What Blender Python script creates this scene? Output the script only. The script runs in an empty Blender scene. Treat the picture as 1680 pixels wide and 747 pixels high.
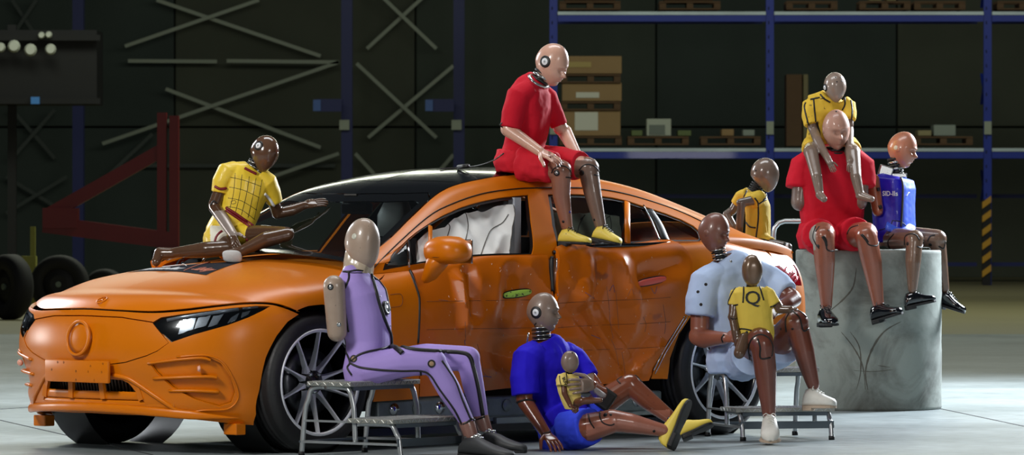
import bpy, bmesh, math, random
import numpy as np
from mathutils import Vector, Matrix, noise as mnoise
from mathutils.bvhtree import BVHTree
from mathutils.geometry import delaunay_2d_cdt
random.seed(7)
SC = bpy.context.scene
COL = SC.collection
V = Vector
# ------------------------------------------------------------------ camera
FPX, HOR, CAMH = 9000.0, 323.0, 1.354      # focal length in pixels, horizon row, eye height
cam_d = bpy.data.cameras.new('camera'); cam = bpy.data.objects.new('camera', cam_d); COL.objects.link(cam)
cam.location = (0, 0, CAMH); cam.rotation_euler = (math.pi/2, 0, 0)
cam_d.sensor_width = 36; cam_d.lens = 36*FPX/1680; cam_d.shift_y = -(373.5-HOR)/1680
cam_d.clip_end = 500; cam_d.clip_start = 1
cam_d.dof.use_dof = True; cam_d.dof.focus_distance = 31.0; cam_d.dof.aperture_fstop = 10.0
SC.camera = cam
# ------------------------------------------------------------------ world, lights, exposure
w = bpy.data.worlds.new('hall_light'); SC.world = w; w.use_nodes = True
w.node_tree.nodes['Background'].inputs[0].default_value = (0.55, 0.65, 0.75, 1)
w.node_tree.nodes['Background'].inputs[1].default_value = 0.045
SC.view_settings.view_transform = 'Standard'; SC.view_settings.look = 'None'
SC.view_settings.gamma = 1; SC.view_settings.use_curve_mapping = False
SC.view_settings.exposure = 0.0
def area(name, loc, target, sx, sy, power, col):
    l = bpy.data.lights.new(name, 'AREA'); l.shape = 'RECTANGLE'; l.size = sx; l.size_y = sy
    l.energy = power; l.color = col
    o = bpy.data.objects.new(name, l); COL.objects.link(o); o.location = loc
    o.rotation_euler = (V(target)-V(loc)).to_track_quat('-Z', 'Y').to_euler()
    return o
area('key_softbox', (-5.5, 24.0, 5.0), (-0.8, 30.0, 0.5), 1.7, 1.7, 420, (1.0, 0.97, 0.92))
area('front_fill', (4.5, 20.0, 3.2), (0.8, 30.5, 0.6), 3.0, 2.0, 200, (1.0, 0.98, 0.95))
area('side_softbox', (-9.5, 33.5, 1.6), (-3.9, 29.8, .6), 1.2, 1.0, 130, (1.0, 0.98, 0.95))
area('rim_softbox', (6.5, 38.5, 4.2), (0.6, 30.5, 0.6), 1.6, 2.4, 1900, (0.86, 0.93, 1.0))
area('rim_softbox_left', (-6.5, 37.0, 4.6), (-0.6, 30.0, 0.6), 1.4, 2.2, 300, (0.9, 0.95, 1.0))
area('overhead_bank', (0.0, 32.0, 8.5), (0, 31.0, 0), 7.0, 2.2, 420, (0.95, 0.98, 1.0))
area('hall_lamp_far', (2.0, 66.0, 11.0), (0, 62, 0), 26.0, 3.0, 1700, (0.95, 1.0, 0.8))
area('rack_fill', (4.0, 74.0, 7.5), (3.0, 92, 3.0), 24.0, 2.0, 450, (0.95, 1.0, 0.85))  # unseen fill added to brighten the rack and back wall
# ------------------------------------------------------------------ helpers
def P(px, py, d):
    """world point seen at pixel (px,py) of the 1680x747 photograph at depth d metres"""
    return V(((px-840)*d/FPX, d, CAMH-(py-HOR)*d/FPX))
def lin(c):
    return tuple((x/12.92 if x <= .04045 else ((x+.055)/1.055)**2.4) for x in c)
def rgb(r, g, b): return lin((r/255, g/255, b/255))
MATS = {}
def mat(name, col, rough=.5, metal=0., var=0., vscale=6., bump=0., bscale=60., coat=0., spec=.5, speck=None, sscale=30., samt=.62, dirt=None, emis=None):
    if name in MATS: return MATS[name]
    m = bpy.data.materials.new(name); m.use_nodes = True; MATS[name] = m
    nt = m.node_tree; N = nt.nodes; L = nt.links; b = N['Principled BSDF']
    b.inputs['Base Color'].default_value = (*col, 1); b.inputs['Roughness'].default_value = rough
    b.inputs['Metallic'].default_value = metal; b.inputs['Coat Weight'].default_value = coat
    b.inputs['Specular IOR Level'].default_value = spec
    if emis: b.inputs['Emission Color'].default_value = (*col, 1); b.inputs['Emission Strength'].default_value = emis
    tc = N.new('ShaderNodeTexCoord'); cur = None
    def noise(sc, det=4):
        n = N.new('ShaderNodeTexNoise'); n.inputs['Scale'].default_value = sc; n.inputs['Detail'].default_value = det
        L.new(tc.outputs['Object'], n.inputs['Vector']); return n
    if var:
        n = noise(vscale); mx = N.new('ShaderNodeMix'); mx.data_type = 'RGBA'
        mx.inputs['A'].default_value = (*[c*(1-var) for c in col], 1); mx.inputs['B'].default_value = (*[min(1, c*(1+var)) for c in col], 1)
        L.new(n.outputs['Fac'], mx.inputs['Factor']); cur = mx.outputs['Result']
    if speck:
        n = noise(sscale, 2); r = N.new('ShaderNodeMapRange'); r.inputs['From Min'].default_value = samt; r.inputs['From Max'].default_value = samt+.06
        mx = N.new('ShaderNodeMix'); mx.data_type = 'RGBA'
        L.new(n.outputs['Fac'], r.inputs['Value']); L.new(r.outputs['Result'], mx.inputs['Factor'])
        if cur: L.new(cur, mx.inputs['A'])
        else: mx.inputs['A'].default_value = (*col, 1)
        mx.inputs['B'].default_value = (*speck, 1); cur = mx.outputs['Result']
    if cur: L.new(cur, b.inputs['Base Color'])
    if bump:
        n = noise(bscale, 5); bp = N.new('ShaderNodeBump'); bp.inputs['Strength'].default_value = bump; bp.inputs['Distance'].default_value = .01
        L.new(n.outputs['Fac'], bp.inputs['Height']); L.new(bp.outputs['Normal'], b.inputs['Normal'])
    return m
def glassmat(name, tint, refl=1.0, rough=.03):
    if name in MATS: return MATS[name]
    m = bpy.data.materials.new(name); m.use_nodes = True; MATS[name] = m
    N = m.node_tree.nodes; L = m.node_tree.links; N.remove(N['Principled BSDF'])
    t = N.new('ShaderNodeBsdfTransparent'); t.inputs[0].default_value = (*tint, 1)
    g = N.new('ShaderNodeBsdfGlossy'); g.inputs['Roughness'].default_value = rough
    f = N.new('ShaderNodeFresnel'); f.inputs[0].default_value = 1.5*refl
    mx = N.new('ShaderNodeMixShader'); L.new(f.outputs[0], mx.inputs[0]); L.new(t.outputs[0], mx.inputs[1]); L.new(g.outputs[0], mx.inputs[2])
    L.new(mx.outputs[0], N['Material Output'].inputs[0])
    return m
def tag(o, label=None, cat=None, group=None, kind=None):
    if label: o['label'] = label
    if cat: o['category'] = cat
    if group: o['group'] = group
    if kind: o['kind'] = kind
    return o
def empty(name, loc=(0, 0, 0), rz=0., label=None, cat=None, group=None):
    o = bpy.data.objects.new(name, None); COL.objects.link(o); o.location = loc; o.rotation_euler = (0, 0, rz); o.empty_display_size = .1
    bpy.context.view_layer.update()
    return tag(o, label, cat, group)
def link(name, me, m, parent=None, smooth=True):
    """link a mesh given in the parent's local space"""
    o = bpy.data.objects.new(name, me); COL.objects.link(o)
    if m is not None and not me.materials: me.materials.append(m)
    if smooth is not None: me.polygons.foreach_set('use_smooth', [smooth]*len(me.polygons))
    if parent is not None: o.parent = parent
    return o
def world_mesh(me, parent):
    """turn world-space mesh coordinates into the parent's local space"""
    if parent is not None:
        me.transform(rootmat(parent).inverted())
    return me
def rootmat(o):
    M = Matrix.LocRotScale(o.location, o.rotation_euler, o.scale)
    return rootmat(o.parent) @ M if o.parent else M
class MB:
    """collects simple shapes in world (or local) coordinates into one mesh"""
    def __init__(s): s.v = []; s.f = []
    def add(s, vs, fs):
        n = len(s.v); s.v += [tuple(p) for p in vs]; s.f += [tuple(i+n for i in f) for f in fs]; return s
    def box(s, c, size, M=None, bev=0.):
        x, y, z = [q/2 for q in size]; c = V(c)
        if bev > 0:
            bm = bmesh.new(); bmesh.ops.create_cube(bm, size=1.); bmesh.ops.scale(bm, vec=size, verts=bm.verts)
            bmesh.ops.bevel(bm, geom=list(bm.edges), offset=bev, segments=2, affect='EDGES', profile=.5)
            vs = [v.co.copy() for v in bm.verts]; bm.verts.index_update(); fs = [[v.index for v in f.verts] for f in bm.faces]; bm.free()
        else:
            vs = [V((a*x, b*y, e*z)) for a in (-1, 1) for b in (-1, 1) for e in (-1, 1)]
            fs = [(0, 1, 3, 2), (4, 6, 7, 5), (0, 4, 5, 1), (2, 3, 7, 6), (0, 2, 6, 4), (1, 5, 7, 3)]
        if M is not None: vs = [M @ v for v in vs]
        return s.add([v+c for v in vs], fs)
    def beam(s, a, b, wd, ht, up=(0, 0, 1)):
        a, b = V(a), V(b); d = b-a; L = d.length; z = d.normalized(); x = z.cross(V(up))
        if x.length < 1e-4: x = z.cross(V((0, 1, 0)))
        x.normalize(); y = x.cross(z)
        M = Matrix((x, y, z)).transposed()
        return s.box((a+b)/2, (wd, ht, L), M)
    def tube(s, pts, r, n=10, closed=False, cap=True, ry=None, up=None):
        pts = [V(p) for p in pts]; m = len(pts); rr = r if hasattr(r, '__len__') else [r]*m
        vs = []; fs = []
        t0 = (pts[1]-pts[0]).normalized(); ref = V(up) if up is not None else (V((0, 0, 1)) if abs(t0.z) < .9 else V((1, 0, 0)))
        x = (ref - t0*ref.dot(t0)).normalized()
        for i in range(m):
            if closed: t = (pts[(i+1) % m]-pts[i-1])
            else: t = pts[min(i+1, m-1)]-pts[max(i-1, 0)]
            t.normalize(); x = (x-t*x.dot(t)).normalized(); y = t.cross(x)
            q = rr[i]; q2 = q if ry is None else (ry[i] if hasattr(ry, '__len__') else ry)
            for k in range(n):
                a = 2*math.pi*k/n; vs.append(pts[i]+x*(math.cos(a)*q)+y*(math.sin(a)*q2))
        for i in range(m if closed else m-1):
            for k in range(n):
                a = i*n+k; b = i*n+(k+1) % n; c = ((i+1) % m)*n+(k+1) % n; d = ((i+1) % m)*n+k
                fs.append((a, b, c, d))
        if cap and not closed:
            fs.append(tuple(range(n))[::-1]); fs.append(tuple((m-1)*n+k for k in range(n)))
        return s.add(vs, fs)
    def capsule(s, a, b, ra, rb, n=14, fl=None, fs_=1.):
        """tapered limb segment with round ends; fl flattens along that axis"""
        a, b = V(a), V(b); d = (b-a); L = d.length; z = d.normalized() if L > 1e-6 else V((0, 0, 1))
        pts = []; rr = []
        for k in range(5):
            t = -math.pi/2+(math.pi/2)*k/4; pts.append(a+z*(math.sin(t)*ra)); rr.append(max(1e-4, math.cos(t)*ra))
        for k in range(5):
            t = (math.pi/2)*k/4; pts.append(b+z*(math.sin(t)*rb)); rr.append(max(1e-4, math.cos(t)*rb))
        if L < 1e-6: pts[5] = pts[5]+z*1e-4
        n0 = len(s.v); s.tube(pts, rr, n, up=fl)
        if fl is not None and fs_ != 1.:
            ax = V(fl); ax = (ax-z*ax.dot(z)).normalized(); c = a
            for i in range(n0, len(s.v)):
                p = V(s.v[i]); q = (p-c).dot(ax); s.v[i] = tuple(p+ax*(q*(fs_-1)))
        return s
    def loft(s, secs, n=24, e=2.4, cap=True):
        """secs: (centre, vector to the side, vector to the front); superelliptic closed loft"""
        vs = []; fs = []; m = len(secs)
        for c, a, b in secs:
            c, a, b = V(c), V(a), V(b)
            for k in range(n):
                t = 2*math.pi*k/n; ct, st = math.cos(t), math.sin(t)
                vs.append(c+a*(math.copysign(abs(ct)**(2/e), ct))+b*(math.copysign(abs(st)**(2/e), st)))
        for i in range(m-1):
            for k in range(n): fs.append((i*n+k, i*n+(k+1) % n, (i+1)*n+(k+1) % n, (i+1)*n+k))
        if cap: fs.append(tuple(range(n))[::-1]); fs.append(tuple((m-1)*n+k for k in range(n)))
        return s.add(vs, fs)
    def lathe(s, prof, c, axis, n=48, closed=False):
        c = V(c); ax = V(axis).normalized(); x = ax.cross(V((0, 0, 1)))
        if x.length < 1e-3: x = V((1, 0, 0))
        x.normalize(); y = ax.cross(x); vs = []; fs = []; m = len(prof)
        for r, h in prof:
            for k in range(n):
                t = 2*math.pi*k/n; vs.append(c+ax*h+x*(r*math.cos(t))+y*(r*math.sin(t)))
        for i in range(m if closed else m-1):
            j = (i+1) % m
            for k in range(n): fs.append((i*n+k, i*n+(k+1) % n, j*n+(k+1) % n, j*n+k))
        if not closed:
            if prof[0][0] > 1e-4: pass
        return s.add(vs, fs)
    def mesh(s, name):
        me = bpy.data.meshes.new(name); me.from_pydata(s.v, [], s.f); me.validate()
        bm = bmesh.new(); bm.from_mesh(me); bmesh.ops.recalc_face_normals(bm, faces=bm.faces); bm.to_mesh(me); bm.free()
        return me
    def build(s, name, m, parent=None, smooth=False, local=False, auto=None):
        me = s.mesh(name)
        if not local: world_mesh(me, parent)
        o = link(name, me, m, parent, smooth)
        if auto: sharp(me, auto)
        return o
def sharp(me, deg=35):
    bm = bmesh.new(); bm.from_mesh(me); a = math.radians(deg)
    for e in bm.edges:
        if len(e.link_faces) == 2: e.smooth = e.calc_face_angle(0) < a
    for f in bm.faces: f.smooth = True
    bm.to_mesh(me); bm.free()
def spl(pts, n=8, closed=False):
    """Catmull-Rom resampling of a polyline of tuples"""
    p = [np.array(q, float) for q in pts]; m = len(p); out = []
    for i in range(m if closed else m-1):
        if closed: a, b, c, d = p[i-1], p[i], p[(i+1) % m], p[(i+2) % m]
        else: a, b, c, d = p[max(i-1, 0)], p[i], p[i+1], p[min(i+2, m-1)]
        for k in range(n):
            t = k/n; out.append(.5*((2*b)+(-a+c)*t+(2*a-5*b+4*c-d)*t*t+(-a+3*b-3*c+d)*t**3))
    if not closed: out.append(p[-1])
    return out
def hash3(i, j, k):
    h = (i.astype(np.int64)*73856093) ^ (j.astype(np.int64)*19349663) ^ (k.astype(np.int64)*83492791)
    h = (h ^ (h >> 13))*1274126177 & 0x7fffffff
    return (h % 10007)/10007.*2-1
def vnoise(p):
    p = np.asarray(p, float); f = np.floor(p); t = p-f; t = t*t*(3-2*t); i, j, k = f[..., 0], f[..., 1], f[..., 2]; r = 0
    for a in (0, 1):
        for b in (0, 1):
            for c in (0, 1):
                r = r+hash3(i+a, j+b, k+c)*(t[..., 0] if a else 1-t[..., 0])*(t[..., 1] if b else 1-t[..., 1])*(t[..., 2] if c else 1-t[..., 2])
    return r
def verts_np(me):
    a = np.empty(len(me.vertices)*3, np.float32); me.vertices.foreach_get('co', a); return a.reshape(-1, 3).astype(float)
def set_verts(me, a): me.vertices.foreach_set('co', np.asarray(a, np.float32).ravel()); me.update()
def normals_np(me):
    a = np.empty(len(me.vertices)*3, np.float32); me.vertices.foreach_get('normal', a); return a.reshape(-1, 3).astype(float)
CAMLOC = V((0, 0, CAMH))
def raydir(px, py): return (P(px, py, 1.)-CAMLOC).normalized()
class Surf:
    """surface for tracing: world-space BVH of objects' meshes"""
    def __init__(s, *obs):
        vs = []; fs = []
        for o in obs:
            M = rootmat(o); n = len(vs); vs += [M @ v.co for v in o.data.vertices]; fs += [tuple(i+n for i in p.vertices) for p in o.data.polygons]
        s.t = BVHTree.FromPolygons(vs, fs)
    def hit(s, px, py, d0=None):
        d = raydir(px, py); h = s.t.ray_cast(CAMLOC+d*5, d)
        if h[0] is not None: return h[0], h[1]
        # beside the silhouette: the nearest point of the surface to the ray
        q = P(px, py, d0 or 30.); best = None
        for _ in range(6):
            n = s.t.find_nearest(q)
            if n[0] is None: break
            best = n; q = CAMLOC+d*((n[0]-CAMLOC).dot(d))
        return best[0], best[1]
    def line(s, name, pts, r, m, parent, lift=0., flat=None, n=6, curve=True, d0=None, closed=False):
        sm = spl(pts, 5, closed) if curve else pts
        out = []
        for q in sm:
            h, nn = s.hit(q[0], q[1], d0)
            if nn.dot(CAMLOC-h) < 0: nn = -nn
            out.append(h+nn*lift)
        return MB().tube(out, r, n, closed=closed).build(name, m, parent, smooth=True)
def text_mesh(txt, size, depth=.0015, bold=0.):
    c = bpy.data.curves.new('lettering', 'FONT'); c.body = txt; c.size = size; c.extrude = depth; c.offset = bold; c.align_x = 'CENTER'; c.align_y = 'CENTER'; c.resolution_u = 3
    o = bpy.data.objects.new('lettering', c); me = bpy.data.meshes.new_from_object(o); bpy.data.objects.remove(o); bpy.data.curves.remove(c); return me
# ------------------------------------------------------------------ the hall
def floor_material():
    m = bpy.data.materials.new('hall_floor'); m.use_nodes = True; N = m.node_tree.nodes; L = m.node_tree.links; b = N['Principled BSDF']
    tc = N.new('ShaderNodeTexCoord')
    n1 = N.new('ShaderNodeTexNoise'); n1.inputs['Scale'].default_value = .8; n1.inputs['Detail'].default_value = 6
    n2 = N.new('ShaderNodeTexNoise'); n2.inputs['Scale'].default_value = 9; n2.inputs['Detail'].default_value = 8
    for n in (n1, n2): L.new(tc.outputs['Object'], n.inputs['Vector'])
    r1 = N.new('ShaderNodeValToRGB'); r1.color_ramp.elements[0].position = .3; r1.color_ramp.elements[0].color = (*rgb(118, 128, 130), 1)
    r1.color_ramp.elements[1].position = .7; r1.color_ramp.elements[1].color = (*rgb(158, 168, 170), 1)
    L.new(n1.outputs['Fac'], r1.inputs[0])
    mx = N.new('ShaderNodeMix'); mx.data_type = 'RGBA'; mx.blend_type = 'OVERLAY'; mx.inputs['Factor'].default_value = .45
    L.new(r1.outputs[0], mx.inputs['A']); L.new(n2.outputs['Color'], mx.inputs['B'])
    bw = N.new('ShaderNodeRGBToBW'); L.new(n2.outputs['Color'], bw.inputs[0]); L.new(bw.outputs[0], mx.inputs['B'])
    L.new(mx.outputs['Result'], b.inputs['Base Color'])
    mr = N.new('ShaderNodeMapRange'); mr.inputs['To Min'].default_value = .28; mr.inputs['To Max'].default_value = .5
    L.new(n2.outputs['Fac'], mr.inputs['Value']); L.new(mr.outputs[0], b.inputs['Roughness'])
    bp = N.new('ShaderNodeBump'); bp.inputs['Strength'].default_value = .15; bp.inputs['Distance'].default_value = .01
    L.new(n2.outputs['Fac'], bp.inputs['Height']); L.new(bp.outputs[0], b.inputs['Normal'])
    return m
MB().box((0, 27, -.1), (96, 54, .2)).build('floor', floor_material())['kind'] = 'structure'
o = MB().box((0, 77, -.1), (96, 46, .2)).build('floor', mat('olive_floor', rgb(122, 116, 84), .6, var=.12, vscale=.7, bump=.1)); o['kind'] = 'structure'
# expansion joints cut into the near floor
jm = mat('floor_joint', rgb(40, 44, 48), .8)
jt = MB()
for a, b in (((0, 690), (250, 747)), ((0, 672), (60, 668)), ((1395, 640), (1680, 700))):
    def fl(px, py):
        d = FPX*CAMH/(py-HOR); q = P(px, py, d); q.z = .001; return q
    jt.beam(fl(*a), fl(*b), .012, .002)
o = jt.build('trim_1', jm); o['kind'] = 'structure'
# wall of precast concrete panels, each a piece
for sx, nm in ((-1, 'wall_left'), (1, 'wall_right')): MB().box((sx*48.2, 50, 7), (.4, 100, 14)).build(nm, mat('side_wall', rgb(52, 56, 50), .9, var=.2, vscale=.5))['kind'] = 'structure'
wall = MB().box((0, 92.6, 7), (96, .4, 14)).build('wall_back', mat('wall_core', rgb(40, 44, 38), .9)); wall['kind'] = 'structure'
pm = [mat('concrete_panel_%d' % k, rgb(*c), .85, var=.22, vscale=.9, bump=.3, bscale=8) for k, c in enumerate(((72, 80, 70), (64, 74, 68), (82, 86, 72)))]
for i in range(-11, 12):
    for j in range(4):
        MB().box((i*4.05+.4, 92.35, 1.25+j*2.55), (4.025, .14, 2.52), bev=.02).build('concrete_panel', pm[(i*7+j*3) % 3], wall)
def bar(name, x0, y0, x1, y1, d, t, m, parent=None, dep=.06, **k):
    o = MB().beam(P(x0, y0, d), P(x1, y1, d), dep, t, up=(0, 1, 0)).build(name, m, parent)
    return tag(o, **k)
steel = mat('pale_steel', rgb(150, 158, 140), .5, .2)
blue = mat('rack_blue', rgb(14, 44, 150), .45, var=.1, coat=.2)
blue2 = mat('dark_blue_paint', rgb(12, 26, 92), .5)
galv = mat('galvanised_steel', rgb(190, 205, 210), .45, .2, var=.3, vscale=2.)
# blue wall columns with bracket arms
for x, lab in ((128, 'dark blue steel column beside the red lifting frame, farthest left'), (569, 'blue steel column left of the crossed braces, short bracket at its left'), (753, 'blue steel column right of the crossed braces, short bracket at its left')):
    r = empty('steel_column', P(x, 470, 88).xyz*1, 0, lab, 'column'); r.location.z = 0
    q = P(x, 470, 88)
    wd = 18*88/FPX
    m = MB(); m.box((q.x, 88, 4.2), (wd, .05, 8.4)); m.box((q.x, 88.2, 4.2), (wd, .05, 8.4)); m.box((q.x, 88.1, 4.2), (.04, .2, 8.4)); m.build('column_shaft', blue2, r)
    MB().box((q.x, 88.1, .03), (wd*1.7, .4, .06)).build('base_plate', blue2, r)
    if x > 200:
        m = MB(); m.beam(P(x-50, 173, 87.6), P(x-8, 173, 87.6), .2, .2, up=(0, 1, 0)); br = m.build('bracket_arm', blue2, r)
        MB().box(P(x-49, 173, 87.45), (.12, .02, .18)).build('bracket_cap', mat('bracket_cap_blue', rgb(60, 100, 170), .4), br)
        MB().box(P(x-4, 205, 87.9), (.16, .06, .16)).build('sign_plate', steel, r)
# wind bracing in front of the wall

braces = [(622, -10, 716, 80), (700, -10, 602, 80), (585, 104, 716, 226), (744, 108, 604, 226),
          (583, 252, 614, 286), (744, 254, 716, 286), (205, 76, 425, 0), (257, 0, 526, 92),
          (556, 102, 168, 236), (272, 146, 526, 242), (556, 252, 430, 296), (210, 100, 356, 101), (372, 100, 556, 102)]
for k, (a, b, c, d) in enumerate(braces):
    bar('diagonal_brace', a, b, c, d, 91.9+.12*(k % 2), .055, steel, wall)
for k, (a, b, c, d) in enumerate([(165, 300, 250, 220), (20, 180, 90, 260), (90, 180, 20, 260), (10, 290, 110, 350), (110, 290, 10, 350), (20, 0, 60, 60), (60, 0, 20, 60)]):
    bar('diagonal_brace', a, b, c, d, 92.0+.1*(k % 2), .04, mat('dark_steel', rgb(70, 78, 72), .6), wall)
bar('pipe_run', 210, 272, 550, 272, 92.15, .05, mat('dark_steel', rgb(70, 78, 72), .6), wall)
# ---- pallet rack
rack = empty('pallet_rack', (P(1263, 468, 84).x, 84, 0), 0, 'tall blue pallet rack with three bays filling the right background', 'rack')
XS = [908, 1263, 1620, 1975]
def rk(px, py, d=84): return P(px, py, d)
for i, x in enumerate(XS):
    for dd in (84, 85.1):
        m = MB(); q = rk(x, 100, dd)
        m.box((q.x, dd, 3.2), (.12, .08, 6.4)); up = m.build('upright', blue, rack)
        if dd == 84:
            for k in range(22): MB().box((q.x-.02, dd-.041, .5+k*.22), (.018, .006, .05)).build('slot', mat('slot_dark', rgb(8, 16, 60), .8), up)
    q = rk(x, 0, 84).x
    for k in range(7):
        z = .4+k*.75; MB().beam((q, 84.05, z), (q, 85.05, z+.6*(1 if k % 2 else -1)), .04, .04).build('frame_brace', blue, rack)
    MB().box((q, 83.93, rk(x, 210).z), (.11, .03, .2)).build('load_plate', steel, rack)
gm = galv
for i in range(3):
    x0, x1 = rk(XS[i]+7, 0).x, rk(XS[i+1]-7, 0).x
    for (yy, hh) in ((30, 11), (254, 12)):
        for dd in (83.97, 85.1):
            z = rk(0, yy, 84).z
            MB().box(((x0+x1)/2, dd, z), (x1-x0, .06, hh/107)).build('beam', blue, rack)
        MB().box(((x0+x1)/2, 83.98, rk(0, yy-8, 84).z), (x1-x0, .12, .05)).build('deck_edge', gm, rack)
        MB().box(((x0+x1)/2, 84.6, rk(0, yy-9, 84).z), (x1-x0, 1.05, .03)).build('deck', mat('deck_steel', rgb(90, 96, 96), .6), rack)
    z = rk(0, 322, 85.1).z
    MB().box(((x0+x1)/2, 85.15, z), (x1-x0, .04, .06)).build('rear_tie', blue2, rack)
    z = rk(0, 434, 85.1).z
    MB().box(((x0+x1)/2, 85.15, z), (x1-x0, .04, .06)).build('rear_tie', blue2, rack)
# hazard striped foot of the third upright: bands wrapped round the post
hz = [mat('hazard_yellow', rgb(190, 140, 30), .6), mat('hazard_black', rgb(14, 14, 16), .7)]
q = rk(1617, 0).x
grd = MB().box((q, 83.87, .66), (.13, .1, 1.3)).build('post_guard', hz[1], rack)
for k in range(6):
    z = .12+k*.21
    MB().add([(q-.068, 83.815, z), (q+.068, 83.815, z+.1), (q+.068, 83.815, z+.2), (q-.068, 83.815, z+.1), (q-.068, 83.8, z), (q+.068, 83.8, z+.1), (q+.068, 83.8, z+.2), (q-.068, 83.8, z+.1)],
             [(4, 5, 6, 7), (0, 1, 5, 4), (1, 2, 6, 5), (2, 3, 7, 6), (3, 0, 4, 7)]).build('stripe', hz[0], grd)
# ---- pallets and loads
wood = mat('pallet_wood', rgb(92, 68, 44), .8, var=.25, vscale=5)
cardb = mat('cardboard', rgb(150, 122, 82), .8, var=.08, vscale=3)
cardd = mat('dark_cardboard', rgb(84, 62, 40), .85, var=.1)
paper = mat('paper_label', rgb(205, 205, 190), .7)
def pallet(x, ybase, wpx, lab, grp, d=84.0, m=wood):
    q0, q1 = P(x, ybase, d), P(x+wpx, ybase, d); wd = q1.x-q0.x; cx = (q0.x+q1.x)/2; z = q0.z
    r = empty('wooden_pallet', (cx, d+.4, z), 0, lab, 'pallet', grp)
    for s in (-1, 0, 1): MB().box((cx+s*(wd/2-.05), d+.4, z+.06), (.1, .8, .08)).build('block', m, r)
    for s in range(3): MB().box((cx, d+.05+s*.35, z+.12), (wd, .12, .025)).build('top_board', m, r)
    for s in range(2): MB().box((cx, d+.05+s*.7, z+.012), (wd, .1, .022)).build('bottom_board', m, r)
    return z+.135, cx, wd
def carton(x0, y0, x1, y1, lab, grp=None, d=84.05, m=None, labs=(), depth=.6, name='cardboard_box', cat='box'):
    a, b = P(x0, y1, d), P(x1, y0, d); c = (a+b)/2
    r = empty(name, (c.x, d+depth/2, a.z), 0, lab, cat, grp)
    MB().box((c.x, d+depth/2, c.z), (b.x-a.x, depth, b.z-a.z), bev=.01).build('carton', m or cardb, r)
    for (lx, ly, lw, lh, mm) in labs:
        e = P(lx, ly, d); MB().box((e.x, d-.006, e.z), (lw*d/FPX, .008, lh*d/FPX)).build('label_sheet', mm or paper, r)
    return r
# stack of three boxes on pallets behind the seated red-shirted dummy
pallet(918, 238, 102, 'wooden pallet at the bottom of the carton stack on the middle rack shelf', None)
carton(922, 181, 1018, 223, 'lowest cardboard carton of the stack, with one large square pale label', labs=((962, 199, 38, 30, None),))
pallet(920, 181, 98, 'wooden pallet between the lowest and middle cartons of the stack', None)
carton(922, 136, 1020, 166, 'middle cardboard carton of the stack, with a narrow pale strip label', labs=((964, 156, 38, 9, None),))
pallet(920, 136, 98, 'wooden pallet under the topmost carton of the stack', None)
carton(922, 92, 1020, 121, 'topmost cardboard carton of the stack, with dark slanted tape', labs=((950, 106, 40, 9, mat('yellowed_label', rgb(170, 150, 90), .7)),))
pallet(1030, 238, 100, 'wooden pallet on the middle shelf carrying a square white canister', None)
carton(1061, 195, 1101, 223, 'square pale grey canister standing on the pallet right of the carton stack', m=mat('canister_white', rgb(170, 176, 160), .6), labs=((1078, 213, 26, 16, mat('label_grey', rgb(110, 118, 110), .7)),), name='canister', cat='canister')
carton(1036, 214, 1054, 223, 'small greenish carton left of the pale canister', m=mat('green_card', rgb(96, 110, 64), .7))
carton(1112, 214, 1134, 223, 'small greenish carton right of the pale canister', m=mat('green_card', rgb(96, 110, 64), .7))
pallet(1150, 238, 98, 'wooden pallet at the right end of the first rack bay', None)
carton(1184, 212, 1204, 223, 'small tan parcel on the right pallet of the first bay', m=cardb)
carton(1219, 213, 1238, 223, 'small pale parcel beside the blue upright on the middle shelf', m=mat('pale_parcel', rgb(140, 150, 140), .7))
carton(1290, 122, 1316, 240, 'tall dark brown carton at the left of the second rack bay', m=cardd)
carton(1318, 122, 1326, 240, 'narrow upright pale tube leaning beside the brown carton', m=mat('pale_tube', rgb(112, 104, 72), .7), name='upright_tube', cat='tube')
pallet(1500, 238, 96, 'wooden pallet behind the blue-vested dummy on the middle shelf', None)
carton(1532, 205, 1568, 223, 'pale carton on the pallet behind the blue-vested dummy', m=mat('pale_parcel', rgb(140, 150, 140), .7))
carton(1506, 214, 1528, 223, 'low cream carton left of the pale carton on the shelf', m=mat('cream_card', rgb(150, 140, 100), .7))
for x, lab in ((918, 'pallet on the top beam at the left end of the rack'), (1082, 'pallet on the top beam in the middle of the first bay'), (1290, 'pallet on the top beam left in the second bay'), (1410, 'pallet on the top beam in the middle of the second bay'), (1500, 'pallet on the top beam right in the second bay'), (1636, 'pallet on the top beam at the far right bay')):
    pallet(x, 16, 100 if x < 1200 else 84, lab, None)
carton(926, -30, 1010, 1, 'brown carton on the top beam at the left end of the rack', m=cardd)
carton(1090, -30, 1170, 1, 'brown carton on the top beam in the middle of the first bay', m=cardd)
carton(1426, -8, 1446, 1, 'small cream parcel on the top beam, left of two', m=mat('cream_card', rgb(150, 140, 100), .7))
carton(1455, -8, 1470, 1, 'small cream parcel on the top beam, right of two', m=mat('cream_card', rgb(150, 140, 100), .7))
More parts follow.
